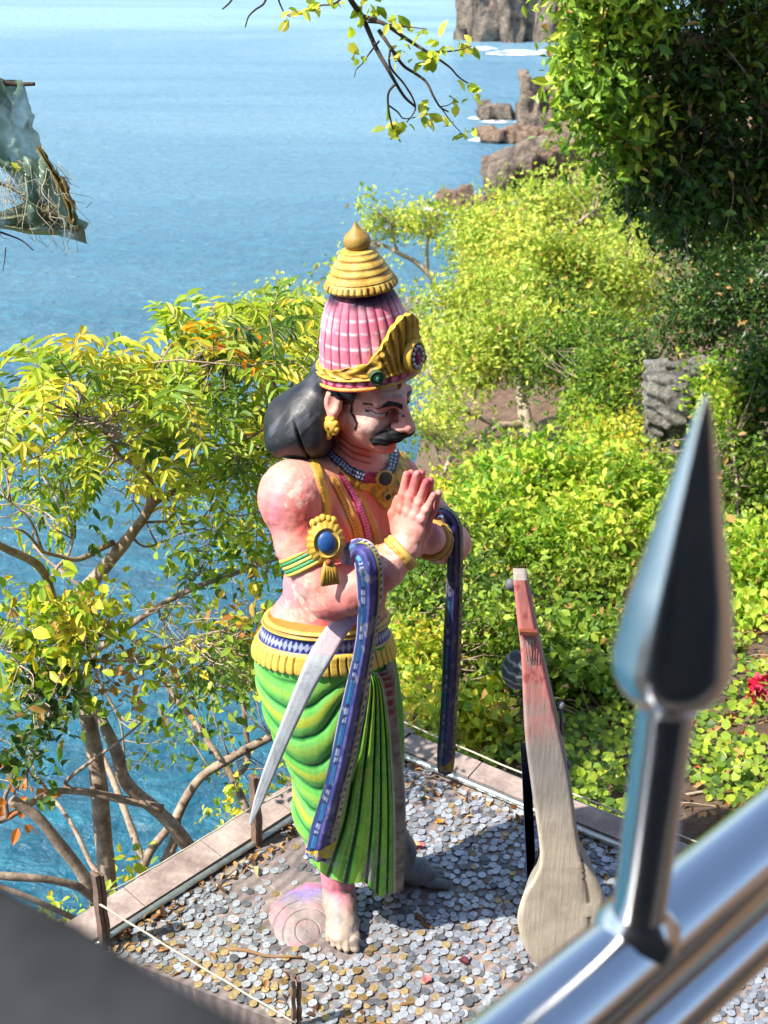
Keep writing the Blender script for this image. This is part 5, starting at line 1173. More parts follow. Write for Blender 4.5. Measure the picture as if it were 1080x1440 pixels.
class Plant:
    def __init__(s, base): s.base = np.asarray(base, float); s.wood = MB(); s.skel = []; s.sets = []; s.maxl = 9.0
    def limb(s, pts, r0, r1, n=None, wob=.02, sides=9):
        P = spline(np.asarray(pts, float), n or max(8, 6 * len(pts))); m = len(P); k = np.linspace(0, 1, m)
        w_ = np.stack([fbm(P, 5, 11, 2), fbm(P, 5, 12, 2), fbm(P, 5, 13, 2)], -1) - .5; P = P + w_ * wob * np.sin(np.pi * k)[:, None]
        r = (r0 + (r1 - r0) * k ** .8) * (1 + .14 * (fbm(P, 14, 5, 2) - .5) * 2)
        s.wood.add(*tube(P, r, sides)); s.skel.append(np.column_stack([P, r])); return s
    def twig(s, c, r=.004, r1=.0015, sag=.15, sides=5):
        K = np.concatenate(s.skel); d = np.linalg.norm(K[:, :3] - c, axis=1); j = np.argmin(d + rng.random(len(d)) * .15 * d.min()); a = K[j, :3]; L_ = np.linalg.norm(c - a)
        if L_ < 1e-3: return nrm(rdir(1)[0])
        if L_ > s.maxl: return nrm(c - a)
        mid = (a + c) / 2 + rdir(1)[0] * L_ * sag; P = spline([a, mid, c], 7); s.wood.add(*tube(P, np.linspace(min(r, K[j, 3]), r1, 7), sides)); return nrm(c - mid)
    def compound(s, c, out, n, ln, lw, rach, pal, pairs=6, droop=.4):
        """n pinnate leaves from one tip: ln leaflet length, rach rachis length"""
        for _ in range(n):
            d = nrm(out * .7 + rdir(1)[0] * .9 + [0, 0, .25]); k = np.linspace(0, 1, pairs + 1); rl = rach * rng.uniform(.7, 1.15)
            P = c + d * rl * k[:, None] + np.array([0, 0, -1.]) * (droop * rl * k ** 2)[:, None]
            T = nrm(np.gradient(P, axis=0)); up_ = nrm(np.array([0, 0, 1.]) + .5 * rdir(1)[0]); S_ = nrm(np.cross(T, up_))
            C = np.concatenate([P[1:], P[1:], P[-1:]]); sg = np.concatenate([S_[1:], -S_[1:], S_[-1:] * 0]); Tx = nrm(np.concatenate([T[1:], T[1:], T[-1:]]) * .55 + sg + np.array([0, 0, -.20]) + rng.normal(0, .16, (len(C), 3)))
            Nn = nrm(np.cross(Tx, np.cross(np.array([0, 0, 1.]), Tx)) + rng.normal(0, .3, (len(C), 3))); m = len(C); base = pick(pal, 1, .15)
            l_ = ln * rng.uniform(.75, 1.15, m); s.sets.append(leaves(C, Tx, Nn, l_, l_ * lw, base * rng.uniform(.85, 1.15, (m, 1)), True, 1.1))
            if rng.random() < .5: s.wood.add(*tube(P, np.linspace(.0022, .0010, len(P)), 4))
    def spray(s, c, out, n, ln, lw, spread, pal, det=False, updown=.5):
        C = c + rng.normal(0, spread, (n, 3)); T = nrm(out * .5 + rdir(n) * .9 + [0, 0, -.1]); Nn = nrm(rdir(n) * .75 + np.array([0, 0, 1.]) * updown + SUN * .35); l_ = ln * rng.uniform(.55, 1.3, n)
        s.sets.append(leaves(C, T, Nn, l_, l_ * lw * rng.uniform(.8, 1.15, n), np.where(rng.random((n, 1)) < .035, L(176, 138, 80), pick(pal, 1, .14) * rng.uniform(.75, 1.25, (n, 1)) if rng.random() < .6 else pick(pal, n)), det))
    def blob(s, px_, py_, Y, rx, ry, rd, ncl, nl, ln, lw, spread, pal, det=False, twig=.5, shell=.45, gap=0.0, seed=0, updown=.5, lumps=12, lr=.42):
        pm = F / ((at(px_, py_, Y) - CAM) @ FW); c = at(px_, py_, Y); made = 0; tries = 0; lc = rdir(lumps) * (rng.uniform(.25, .80, (lumps, 1))); lsz = lr * rng.uniform(.7, 1.3, lumps); lp_ = [np.array(pick(pal, 3, .16)) for _ in range(lumps)]
        while made < ncl and tries < ncl * 6:
            tries += 1; d = rdir(1)[0]; rad = (shell + (1 - shell) * rng.random()) if rng.random() < .8 else rng.random()
            li = rng.integers(0, lumps) if rng.random() < .80 else -1; v3 = rad * d if li < 0 else lc[li] + d * lsz[li] * (.55 + .45 * rng.random() ** .5)
            q = c + (v3[0] * rx / pm * RT + v3[1] * ry / pm * UP + v3[2] * rd * FW); pal_ = pal if li < 0 else lp_[li]
            if gap and noise(q[None], gap, 40 + seed)[0] < .42: continue
            o = nrm(d[0] * RT * rd + d[1] * UP * rd + d[2] * FW)
            if s.skel and rng.random() < twig: o = nrm(o + s.twig(q, max(.004, ln * .07), max(.0015, ln * .02)))
            s.spray(q, o, nl, ln, lw, spread, pal_, det, updown); made += 1
        return s
    def done(s, name, label, cat, group=None, mat=None, bark=None, wood='trunk', fol='crown'):
        t = thing(name, s.base); tag(t, label, cat, group)
        if s.wood.v: s.wood.build(wood, bark or M_BARK, t, cols=False)
        V, f, c = join_sets(s.sets); mesh_np(fol, V, f, mat or M_LEAF, t, cols=c, smooth_=False); return t

# ---- tree beside the platform: main trunk with long compound leaves
t1 = Plant(at(152, 1262, 3.25)); t1.maxl = 0.6
T1 = [[(156, 1330, 3.20), (152, 1243, 3.25), (141, 1137, 3.3), (131, 1047, 3.35), (115, 973, 3.4), (98, 920, 3.42), (104, 875, 3.45), (111, 840, 3.48)],
      [(111, 840, 3.48), (140, 805, 3.5), (159, 781, 3.52), (182, 752, 3.54), (202, 726, 3.55), (211, 700, 3.55), (207, 668, 3.55), (190, 652, 3.5)]]
t1.limb(pl(T1[0]), .035, .021); t1.limb(pl(T1[1]), .025, .011)
for pts, r0, r1 in (([(283, 1215, 3.35), (240, 1160, 3.32), (180, 1104, 3.3), (165, 1060, 3.3), (152, 1030, 3.32), (135, 997, 3.38)], .026, .018),
    ([(204, 726, 3.55), (222, 704, 3.6), (278, 681, 3.7), (344, 659, 3.8), (370, 622, 3.85), (400, 585, 3.9)], .014, .006),
    ([(190, 652, 3.5), (170, 640, 3.5), (140, 600, 3.45), (110, 585, 3.4)], .009, .003), ([(190, 652, 3.5), (214, 640, 3.6), (240, 610, 3.7), (262, 560, 3.8)], .009, .003),
    ([(159, 763, 3.52), (110, 785, 3.4), (80, 782, 3.35), (60, 776, 3.3)], .010, .005), ([(60, 776, 3.3), (40, 730, 3.3), (8, 700, 3.3)], .006, .002), ([(60, 776, 3.3), (30, 745, 3.2), (-10, 742, 3.2)], .005, .002),
    ([(105, 885, 3.45), (78, 850, 3.4), (62, 808, 3.35), (44, 789, 3.3), (0, 766, 3.25), (-30, 750, 3.2)], .018, .010), ([(70, 826, 3.35), (78, 800, 3.4), (95, 780, 3.45), (105, 750, 3.5)], .007, .003),
    ([(229, 1137, 3.3), (176, 1125, 3.28), (102, 1112, 3.25), (61, 1120, 3.2), (10, 1150, 3.15), (-20, 1160, 3.1)], .015, .010), ([(10, 1150, 3.15), (5, 1125, 3.15), (14, 1105, 3.15)], .010, .006),
    ([(102, 1112, 3.25), (92, 1098, 3.25), (130, 1068, 3.2), (165, 1045, 3.2), (200, 1015, 3.2)], .009, .003), ([(135, 1268, 3.1), (110, 1220, 3.1), (82, 1186, 3.1), (50, 1150, 3.1), (16, 1124, 3.1)], .022, .016),
    ([(149, 1238, 3.25), (128, 1215, 3.3), (100, 1160, 3.4), (74, 1120, 3.5), (50, 1090, 3.5)], .010, .006), ([(135, 1266, 3.09), (120, 1256, 3.04), (104, 1248, 3.0), (50, 1236, 2.95), (-20, 1230, 2.9)], .014, .012), ([(156, 1330, 3.18), (140, 1312, 3.0), (100, 1290, 2.9), (40, 1262, 2.85), (-20, 1240, 2.85)], .010, .009),
    ([(190, 735, 3.55), (230, 735, 3.6), (272, 738, 3.7), (300, 710, 3.8), (318, 680, 3.85)], .005, .002), ([(182, 752, 3.54), (205, 770, 3.6), (252, 752, 3.7), (290, 742, 3.8)], .005, .002)):
    t1.limb(pl(pts), r0, r1)
r1_ = at(156, 1330, 3.20) + [.05, -.05, -1.6]
for a_, r_ in (((156, 1330, 3.20), .035), ((283, 1215, 3.35), .026), ((135, 1268, 3.1), .022)): t1.limb(np.vstack([r1_[None], at(*a_)[None]]), .06, r_)
CR = [(0, 548), (30, 545), (60, 525), (95, 502), (130, 515), (165, 535), (200, 560), (212, 525), (240, 498), (236, 462), (270, 446), (300, 470), (340, 448), (372, 430), (400, 470), (470, 470), (470, 720), (410, 760), (345, 715), (300, 740), (240, 745), (190, 740), (130, 755), (60, 735), (0, 760), (-60, 770), (-60, 560)]
made = 0
while made < 165:
    x, y = rng.uniform(-60, 470), rng.uniform(440, 770)
    if not inpoly(np.array([[x, y]]), CR)[0]: continue
    if y > 680 and rng.random() < .7: continue
    if noise(np.array([[x / 42, y / 30, 0]]), 1, 15)[0] < .36: continue
    Y = 3.1 + .9 * rng.random() + (x > 200) * .4 * rng.random(); c = at(x, y, Y) ; o = nrm(t1.twig(c, .0055, .002, .2) + [0, 0, .2])
    pal = YG if rng.random() < .70 else MG
    if rng.random() < .03: pal = [L(222, 168, 30), L(214, 140, 40), L(206, 190, 60)]
    t1.compound(c, o, 3, .052, .31, .19, pal, 6, .45); made += 1
for x, y, Y in ((20, 560, 3.2), (60, 530, 3.2), (95, 510, 3.3), (130, 520, 3.4), (155, 540, 3.4), (225, 520, 3.7), (245, 470, 3.8), (275, 455, 3.8), (300, 470, 3.8), (345, 455, 3.9), (375, 440, 3.9), (400, 470, 4.0), (215, 500, 3.7), (320, 480, 3.8)):
    c = at(x, y + 12, Y); t1.compound(c, nrm(t1.twig(c, .006, .002) + [0, 0, .6]), 5, .062, .32, .24, YG, 6, .6)
t1.done('tree', 'tree with twisting limbs and drooping yellow green leaves, left of the statue', 'tree')

# ---- second tree, leaning behind the statue
t2 = Plant(at(222, 1250, 3.5)); t2.maxl = 0.5
for pts, r0, r1 in (([(215, 1290, 3.5), (222, 1243, 3.5), (246, 1178, 3.55), (250, 1145, 3.6), (279, 1096, 3.65), (320, 1067, 3.7), (385, 1034, 3.8), (430, 1020, 3.9)], .024, .014),
    ([(196, 1240, 3.5), (210, 1200, 3.5), (240, 1160, 3.55), (248, 1148, 3.6)], .018, .014), ([(352, 1150, 3.8), (344, 1133, 3.8), (325, 1090, 3.85), (303, 1059, 3.9), (270, 1010, 4.0), (246, 981, 4.05), (230, 950, 4.1)], .018, .010),
    ([(327, 1094, 3.85), (345, 1080, 3.92), (350, 1060, 4.0), (345, 1010, 4.05), (340, 960, 4.1), (350, 900, 4.2)], .013, .008), ([(110, 985, 3.9), (130, 925, 3.9), (155, 898, 3.92), (222, 855, 4.0), (267, 830, 4.05), (333, 804, 4.1), (393, 783, 4.2), (440, 775, 4.2)], .013, .009),
    ([(222, 855, 4.0), (232, 870, 4.0), (260, 830, 4.0)], .006, .003), ([(200, 870, 4.0), (240, 845, 4.05), (285, 800, 4.1), (302, 720, 4.15)], .005, .002), ([(333, 804, 4.1), (360, 800, 4.1), (345, 770, 4.1), (340, 720, 4.15)], .005, .002), ([(132, 930, 3.9), (140, 960, 3.9), (170, 1010, 3.85), (175, 1070, 3.8), (170, 1090, 3.7)], .006, .004)):
    t2.limb(pl(pts), r0, r1)
t2.limb(pl([(205, 1225, 3.52), (165, 1110, 3.75), (128, 1030, 3.9), (112, 985, 3.9)]), .013, .011)
r2_ = at(215, 1290, 3.5) + [.1, .15, -1.5]
for a_ in ((215, 1290, 3.5), (352, 1150, 3.8), (196, 1240, 3.5)): t2.limb(np.vstack([r2_[None], at(*a_)[None]]), .04, .022)
R2 = [(240, 745), (300, 735), (350, 720), (400, 765), (385, 830), (400, 880), (380, 960), (360, 1030), (300, 1010), (260, 960), (230, 900), (260, 800)]
made = 0
while made < 95:
    x, y = rng.uniform(220, 410), rng.uniform(715, 1040)
    if not inpoly(np.array([[x, y]]), R2)[0] or noise(np.array([[x / 50, y / 50, 0]]), 1, 5)[0] < .4: continue
    c = at(x, y, 3.8 + .6 * rng.random()); o = t2.twig(c, .004, .0015, .2); t2.spray(c, o, 9, .050, .42, .06, MG if rng.random() < .6 else YG, True); made += 1
for (x0, y0, x1, y1, n_) in ((200, 1000, 330, 1080, 26), (290, 1090, 420, 1170, 30), (150, 1170, 300, 1250, 8)):
    for _ in range(n_):
        c = at(rng.uniform(x0, x1), rng.uniform(y0, y1), 3.7 + .4 * rng.random()); t2.spray(c, t2.twig(c, .003, .0012), 6, .045, .45, .045, YG if y0 > 1085 else MG, True)
t2.done('tree', 'thin tree with bent bare branches reaching behind the green skirt of the statue', 'tree')

# ---- creeper hanging in the lower branches at the far left
t3 = Plant(at(60, 1000, 3.2)); t3.maxl = 0.3
t3.limb(pl([(40, 1080, 3.2), (70, 1000, 3.2), (90, 930, 3.15), (150, 890, 3.15)]), .006, .003); t3.limb(pl([(70, 1000, 3.2), (30, 940, 3.1), (-10, 900, 3.1)]), .005, .002); t3.limb(pl([(90, 930, 3.15), (180, 925, 3.1), (270, 900, 3.2), (330, 880, 3.3)]), .004, .002); t3.limb(pl([(270, 900, 3.2), (320, 950, 3.4), (370, 930, 3.5)]), .004, .002)
for (cx, cy, rx, ry, n_, pal, ln) in ((55, 900, 70, 60, 62, YG, .046), (60, 970, 70, 60, 40, DG, .042), (110, 860, 60, 30, 34, YG, .048), (30, 1060, 40, 60, 20, DG, .044), (220, 920, 90, 40, 26, YG, .034), (340, 930, 50, 60, 40, MG, .034), (290, 960, 60, 40, 14, MG, .032), (20, 1100, 30, 40, 4, [L(206, 120, 50), L(190, 150, 50)], .05), (170, 945, 60, 30, 10, [L(150, 112, 70), L(186, 140, 90)], .036), (330, 870, 40, 30, 12, [L(196, 168, 60), L(176, 120, 60)], .034), (110, 1300, 60, 30, 6, YG, .04), (175, 1225, 25, 20, 4, YG, .05), (60, 1290, 40, 20, 8, YG, .035)):
    for _ in range(n_):
        d = rng.normal(0, .5, 2); c = at(cx + d[0] * rx, cy + d[1] * ry, 3.0 + .35 * rng.random()); K_ = np.concatenate(t3.skel)[:, :3]; dk = np.linalg.norm(K_ - c, axis=1); c = K_[dk.argmin()] + (c - K_[dk.argmin()]) * min(1, .17 / dk.min()) if pal[0][0] > .5 and pal[0][1] < .25 else c; t3.spray(c, t3.twig(c, .003, .001), 7, ln, .55, .035, pal, True)
for _ in range(90):      # dry hanging tendrils
    a = at(rng.uniform(60, 340), rng.uniform(850, 980), 3.05 + .2 * rng.random()); d = rdir(1)[0] * rng.uniform(.06, .16); P = spline([a, a + d * .5 + rdir(1)[0] * .03, a + d - [0, 0, .05]], 8); t3.wood.add(*tube(P, .0011, 4))
t3.done('creeper', 'tangled creeper with heart shaped and dry leaves hanging in the lower branches at the left', 'plant', None, None, M_BARKP, 'stems', 'leaves')

# ---- trees on the slope beyond the statue
def slope_tree(base, limbs, blobs, label, mat=None, bark=None, sc=1.0, grp='trees on the slope'):
    t = Plant(base)
    for pts, r0, r1 in limbs: t.limb(pl(pts), r0, r1, wob=.10)
    for b in blobs: t.blob(*b[:12], **(b[12] if len(b) > 12 else {}))
    return t.done('tree', label, 'tree', grp, mat, bark)
PAL = [L(172, 188, 80), L(150, 172, 66), L(190, 200, 92), L(132, 156, 58), L(200, 196, 84)]
# faint tree by the crown tip
slope_tree(at(660, 420, 17), [([(650, 470, 17), (628, 430, 17), (600, 385, 17), (560, 355, 17), (530, 342, 17)], .06, .02), ([(600, 385, 17), (605, 340, 17), (615, 310, 17)], .03, .012), ([(560, 355, 17), (548, 320, 17), (535, 300, 17)], .02, .01), ([(628, 430, 17), (585, 420, 16.5), (560, 440, 16)], .03, .012), ([(585, 420, 16.5), (600, 500, 16), (640, 510, 16)], .03, .015)],
    [(540, 300, 17, 34, 22, .6, 47, 12, .085, .55, .10, PAL, dict(twig=.8, gap=2.0)), (600, 310, 17, 42, 26, .7, 64, 12, .085, .55, .10, PAL, dict(twig=.8, gap=2.0)), (500, 372, 16.5, 50, 20, .7, 42, 11, .08, .55, .10, PAL, dict(twig=.6, gap=2.0)), (560, 440, 16, 60, 60, 1.0, 125, 12, .08, .55, .12, PAL, dict(twig=.5, gap=1.8)), (610, 500, 15, 60, 50, .9, 112, 12, .075, .55, .12, PAL, dict(twig=.5, gap=2.0))],
    'thin pale tree with see-through leaves against the sea, right of the crown tip', None, M_BARKP)
slope_tree(at(740, 400, 21), [([(760, 420, 21), (740, 370, 21), (720, 320, 21), (705, 290, 21)], .12, .03), ([(740, 370, 21), (790, 330, 21), (830, 300, 21)], .06, .02)],
    [(690, 338, 21, 70, 48, 1.6, 280, 15, .10, .55, .16, PAL, dict(twig=.2, gap=1.0)), (765, 300, 22, 75, 42, 1.6, 308, 15, .10, .55, .16, PAL, dict(twig=.2, gap=1.0)), (845, 318, 22, 80, 50, 1.6, 322, 15, .10, .55, .16, PAL, dict(twig=.15, gap=1.0)), (650, 360, 20, 60, 50, 1.4, 224, 14, .10, .55, .15, PAL, dict(twig=.2, gap=1.0)), (850, 268, 23, 60, 26, 1.2, 125, 14, .10, .55, .15, PAL, dict(twig=.2, gap=1.0))],
    'wide light green tree crown reaching up to the sea rocks', None, M_BARKP)
slope_tree(at(820, 480, 17), [([(800, 520, 16), (810, 450, 16.5), (830, 390, 17), (850, 350, 17)], .10, .03)],
    [(760, 380, 17, 80, 60, 1.4, 364, 15, .085, .55, .14, PAL, dict(twig=.2, gap=1.3)), (880, 380, 17, 90, 70, 1.5, 378, 15, .085, .55, .14, PAL, dict(twig=.15, gap=1.3)), (690, 420, 16, 70, 60, 1.2, 280, 14, .08, .55, .13, PAL, dict(twig=.2, gap=1.4)), (820, 450, 15.5, 90, 50, 1.2, 280, 14, .08, .55, .13, MG, dict(twig=.2, gap=1.4))],
    'light green bushy tree in the middle of the slope, left of the dark foliage', None, M_BARKP)
slope_tree(at(735, 590, 11.5), [([(752, 625, 11.2), (738, 590, 11.3), (733, 555, 11.5), (725, 520, 11.7), (700, 470, 12)], .085, .025), ([(738, 596, 11.3), (700, 600, 11.1), (672, 622, 11), (640, 636, 10.8), (622, 668, 10.6)], .05, .02), ([(700, 600, 11.1), (660, 580, 11.0), (625, 560, 11.0), (600, 520, 11)], .03, .01), ([(752, 625, 11.2), (772, 640, 11.1), (785, 660, 11)], .06, .04), ([(640, 636, 10.8), (600, 610, 10.6), (585, 560, 10.6)], .018, .006), ([(733, 555, 11.5), (770, 520, 11.7), (800, 480, 12)], .04, .012), ([(640, 600, 11), (610, 585, 10.8), (600, 640, 10.6)], .012, .005)],
    [(650, 500, 11.8, 70, 60, .9, 210, 14, .068, .55, .10, PAL, dict(twig=.35, gap=1.8)), (740, 470, 12, 70, 50, .9, 210, 14, .068, .55, .10, PAL, dict(twig=.3, gap=1.8)), (625, 570, 11, 45, 40, .6, 70, 11, .062, .55, .09, PAL, dict(twig=.7, gap=2.4)), (800, 520, 11.5, 60, 50, .8, 182, 14, .065, .55, .10, MG, dict(twig=.3, gap=1.8))],
    'tree with a twisted pale trunk and open crown between the statue and the grey outcrop', None, M_BARKP)
slope_tree(at(850, 600, 10), [([(840, 640, 9.8), (850, 590, 10), (860, 530, 10.2)], .05, .02)],
    [(860, 550, 10.2, 55, 60, .7, 224, 14, .06, .5, .09, MG, dict(twig=.2, gap=1.8)), (825, 600, 10, 45, 40, .6, 154, 14, .06, .5, .09, MG, dict(twig=.2, gap=1.8)), (860, 630, 9.2, 70, 40, .7, 210, 14, .055, .5, .09, YG, dict(twig=.2, gap=1.8)), (800, 470, 11, 70, 50, .7, 160, 14, .06, .5, .09, MG, dict(twig=.2, gap=1.8)), (730, 640, 9.0, 50, 24, .5, 90, 13, .055, .5, .08, MG, dict(twig=.2)), (890, 500, 11.5, 60, 40, .7, 125, 14, .062, .5, .09, DG, dict(twig=.2, gap=1.8))],
    'dense mid green bush left of the grey layered outcrop', None, M_BARK)
slope_tree(at(420, 480, 9), [([(430, 560, 8.8), (425, 500, 9), (415, 450, 9.2), (400, 420, 9.2)], .03, .01)],
    [(410, 432, 9.2, 55, 34, .6, 98, 13, .055, .5, .08, PAL, dict(twig=.5, gap=2.4)), (360, 450, 9.2, 40, 20, .5, 36, 11, .05, .5, .08, PAL, dict(twig=.5, gap=2.4)), (440, 490, 9, 40, 40, .5, 70, 13, .055, .5, .08, PAL, dict(twig=.4, gap=2.4))],
    'pale small leaved tree top showing against the sea, left of the red crown', None, M_BARKP)
# ---- bright shrub behind the instrument, darker tree at the right edge
def shrub(name, base, blobs, label, pal_mat=None, cat='shrub', grp='shrubs behind the platform', stems=()):
    t = Plant(base)
    for pts, r0, r1 in stems: t.limb(pl(pts), r0, r1, wob=.05)
    for b in blobs: t.blob(*b[:12], **(b[12] if len(b) > 12 else {}))
    return t.done(name, label, cat, grp, pal_mat, M_BARK, 'stems', 'leaves')
BR = [L(154, 184, 58), L(134, 168, 52), L(176, 194, 70), L(106, 144, 46), L(194, 200, 80)]
shrub('shrub', at(790, 800, 6.4), [(740, 680, 7.4, 77, 57, .5, 285, 13, .062, .48, .07, BR, dict(twig=.15, det=True, gap=3.2, updown=.25)), (830, 690, 7.4, 104, 63, .6, 405, 13, .062, .48, .07, BR, dict(twig=.15, det=True, gap=3.2, updown=.25)), (700, 740, 6.9, 88, 63, .5, 330, 13, .058, .48, .07, BR, dict(twig=.15, det=True, gap=3.2, updown=.25)), (800, 760, 6.8, 121, 69, .6, 450, 13, .058, .48, .07, BR, dict(twig=.15, det=True, gap=3.2, updown=.25)), (900, 740, 7.0, 77, 80, .5, 300, 13, .058, .48, .07, BR, dict(twig=.15, det=True, gap=3.2, updown=.25)), (640, 790, 6.4, 77, 63, .4, 255, 12, .045, .48, .06, MG, dict(twig=.15, det=True, gap=3.2, updown=.25)), (810, 830, 6.2, 143, 46, .4, 255, 12, .045, .48, .06, MG, dict(twig=.15, det=True, gap=3.2, updown=.25))],
      'bright yellow green leafy shrub behind the instrument neck', None, stems=[([(790, 900, 6.2), (790, 800, 6.6), (770, 720, 7.0)], .02, .008), ([(800, 900, 6.2), (850, 800, 6.6), (860, 720, 7.0)], .02, .008), ([(780, 900, 6.2), (720, 820, 6.5), (690, 760, 6.8)], .018, .006)])
shrub('shrub', at(1040, 800, 7), [(1010, 560, 8.6, 44, 69, .4, 195, 13, .05, .6, .06, BR, dict(twig=.15, det=True, gap=3.2, updown=.25)), (1050, 690, 8, 66, 103, .5, 390, 13, .05, .6, .06, MG, dict(twig=.15, det=True, gap=3.2, updown=.25)), (1000, 760, 7.4, 66, 80, .4, 255, 13, .048, .6, .06, MG, dict(twig=.15, det=True, gap=3.2, updown=.25)), (1066, 800, 5.9, 60, 60, .3, 150, 12, .05, .6, .06, BR, dict(twig=.15, det=True, gap=3.2, updown=.25)), (1060, 820, 7, 66, 80, .4, 255, 13, .046, .6, .06, MG, dict(twig=.15, det=True, gap=3.2, updown=.25)), (1070, 560, 8.4, 33, 92, .4, 165, 13, .05, .6, .06, DG, dict(twig=.15, det=True, gap=3.2, updown=.25)), (930, 690, 8.4, 55, 69, .4, 180, 13, .05, .55, .06, MG, dict(twig=.15, det=True, gap=3.2, updown=.25))],
      'climbing green leaves covering the bank at the right, behind the spearhead', None, stems=[([(1040, 900, 6.8), (1040, 760, 7.4), (1030, 620, 8.2)], .02, .008)])
shrub('shrub', at(600, 900, 4.8), [(590, 830, 5.6, 66, 80, .4, 300, 12, .040, .5, .05, MG, dict(twig=.2, det=True, gap=3.2, updown=.25)), (660, 850, 5.6, 66, 80, .4, 300, 12, .040, .5, .05, MG, dict(twig=.2, det=True, gap=3.2, updown=.25)), (700, 900, 5.0, 77, 69, .35, 225, 11, .040, .55, .05, MG, dict(twig=.2, det=True, gap=3.2, updown=.25)), (590, 940, 4.8, 55, 69, .3, 180, 11, .038, .6, .05, YG, dict(twig=.2, det=True, gap=3.2, updown=.25)), (550, 760, 6.4, 44, 57, .4, 165, 12, .042, .5, .05, YG, dict(twig=.2, det=True, gap=3.2, updown=.25))],
      'green bush between the statue hands and the instrument', None, stems=[([(610, 1000, 4.5), (620, 900, 5.0), (640, 840, 5.4)], .014, .005)])
shrub('shrub', at(860, 960, 4.8), [(840, 910, 5.0, 99, 57, .3, 225, 11, .042, .7, .05, MG, dict(twig=.3, det=True, gap=3.2, updown=.25)), (820, 985, 4.5, 99, 57, .25, 165, 10, .044, .75, .05, MG, dict(twig=.3, det=True, gap=3.2, updown=.25)), (690, 1000, 4.3, 77, 46, .2, 120, 10, .044, .75, .045, YG, dict(twig=.3, det=True, gap=3.2, updown=.25)), (1000, 960, 4.9, 80, 60, .3, 150, 11, .046, .75, .05, MG, dict(twig=.3, det=True, gap=3.2, updown=.25)), (1060, 1040, 4.4, 60, 50, .25, 90, 10, .044, .75, .05, YG, dict(twig=.3, det=True, gap=3.2, updown=.25)), (1040, 900, 5.4, 70, 60, .3, 150, 11, .046, .75, .05, BR, dict(twig=.3, det=True, gap=3.2, updown=.25)), (950, 840, 6.0, 70, 60, .4, 170, 12, .05, .5, .06, BR, dict(twig=.15, det=True, gap=3.2, updown=.25)), (1010, 900, 5.4, 66, 57, .3, 135, 10, .046, .75, .05, MG, dict(twig=.3, det=True, gap=3.2, updown=.25))],
      'low creeper with heart shaped leaves behind the platform edge', None, 'creeper', stems=[([(860, 1060, 4.2), (850, 980, 4.6), (860, 920, 5.0)], .008, .003)])
shrub('shrub', at(640, 660, 9.6), [(610, 610, 9.8, 40, 34, .4, 60, 11, .05, .5, .07, PAL, dict(twig=.5, det=True)), (680, 660, 9.2, 40, 22, .3, 50, 11, .05, .5, .07, YG, dict(twig=.5, det=True)), (620, 690, 8.6, 40, 30, .3, 60, 11, .05, .5, .07, YG, dict(twig=.5, det=True))],
      'thin pale shrub on the bare bank beside the statue hands', None, stems=[([(630, 720, 9.0), (625, 670, 9.4), (610, 620, 9.7)], .02, .006), ([(640, 720, 8.8), (670, 680, 9.1), (690, 650, 9.2)], .016, .006)])
# ---- ground creeper, dead leaves on the slope
n = 2600; P = []
while len(P) < n:
    x, y = rng.uniform(560, 1150), rng.uniform(880, 1240); Y = 0
    p = gr(x, y, -.3)
    if inpoly(p[None, :2], [tuple(q) for q in (np.array(PLAT) - [.2, 2.6]) * 1.08 + [.2, 2.6]])[0]: continue
    if noise(p[None], 5, 8)[0] < .45 - .1 * (y < 1000): continue
    P.append([p[0], p[1], t_z(np.array(p[0]), np.array(p[1])) + .02 + .09 * rng.random()])
P = np.array(P); T = nrm(rdir(n) * [1, 1, .4] + [0, -.2, 0]); Nn = nrm(rdir(n) * .5 + [0, -.35, 1]); l_ = rng.uniform(.020, .046, n)
V, f, c = leaves(P, T, Nn, l_, l_ * .85, pick(MG + YG[:2], n), True)
tag(mesh_np('ground_creeper', V, f, M_LEAF, None, (1, 4, 0), c, False), 'green creeper leaves covering the ground behind the platform', 'ground cover', kind='stuff')
n = 9000; P = np.stack([rng.uniform(.1, 3.6, n), rng.uniform(2.6, 14, n)], -1); k = inpoly(P, [tuple(q) for q in (np.array(PLAT) - [.2, 2.6]) * 1.10 + [.2, 2.6]]); P = P[~k]; n = len(P)
C = np.column_stack([P, t_z(P[:, 0], P[:, 1]) + rng.uniform(.0, .02, n)]); T = nrm(rdir(n) * [1, 1, .35]); Nn = nrm(rdir(n) * .6 + [0, 0, 1]); l_ = rng.uniform(.025, .075, n)
V, f, c = leaves(C, T, Nn, l_, l_ * rng.uniform(.25, .6, n), pal_ if False else np.array([L(150, 108, 70), L(178, 136, 90), L(112, 78, 52), L(196, 150, 100), L(88, 64, 48), L(170, 96, 56)])[rng.integers(0, 6, n)], True, 1.6)
tag(mesh_np('fallen_leaves', V, f, M_DRY, None, (1, 4, 0), c, False), 'brown fallen leaves on the soil of the slope', 'leaf litter', kind='stuff')
mb = MB()
for _ in range(150):
    x, Y = rng.uniform(.15, 2.4), rng.uniform(3.2, 7); a = np.array([x, Y, t_z(np.array(x), np.array(Y)) + .02]); d = rdir(1)[0] * [1, 1, .35] * rng.uniform(.12, .5)
    P = spline([a, a + d * .5 + rdir(1)[0] * .05, a + d], 8); mb.add(*tube(P, np.linspace(.005, .002, 8) * rng.uniform(.5, 1.3), 5))
tag(mb.build('twigs', M_BARKP, None, (1, 4, 0), cols=False), 'dry pale twigs lying on the slope among fallen leaves', 'twigs', kind='stuff')
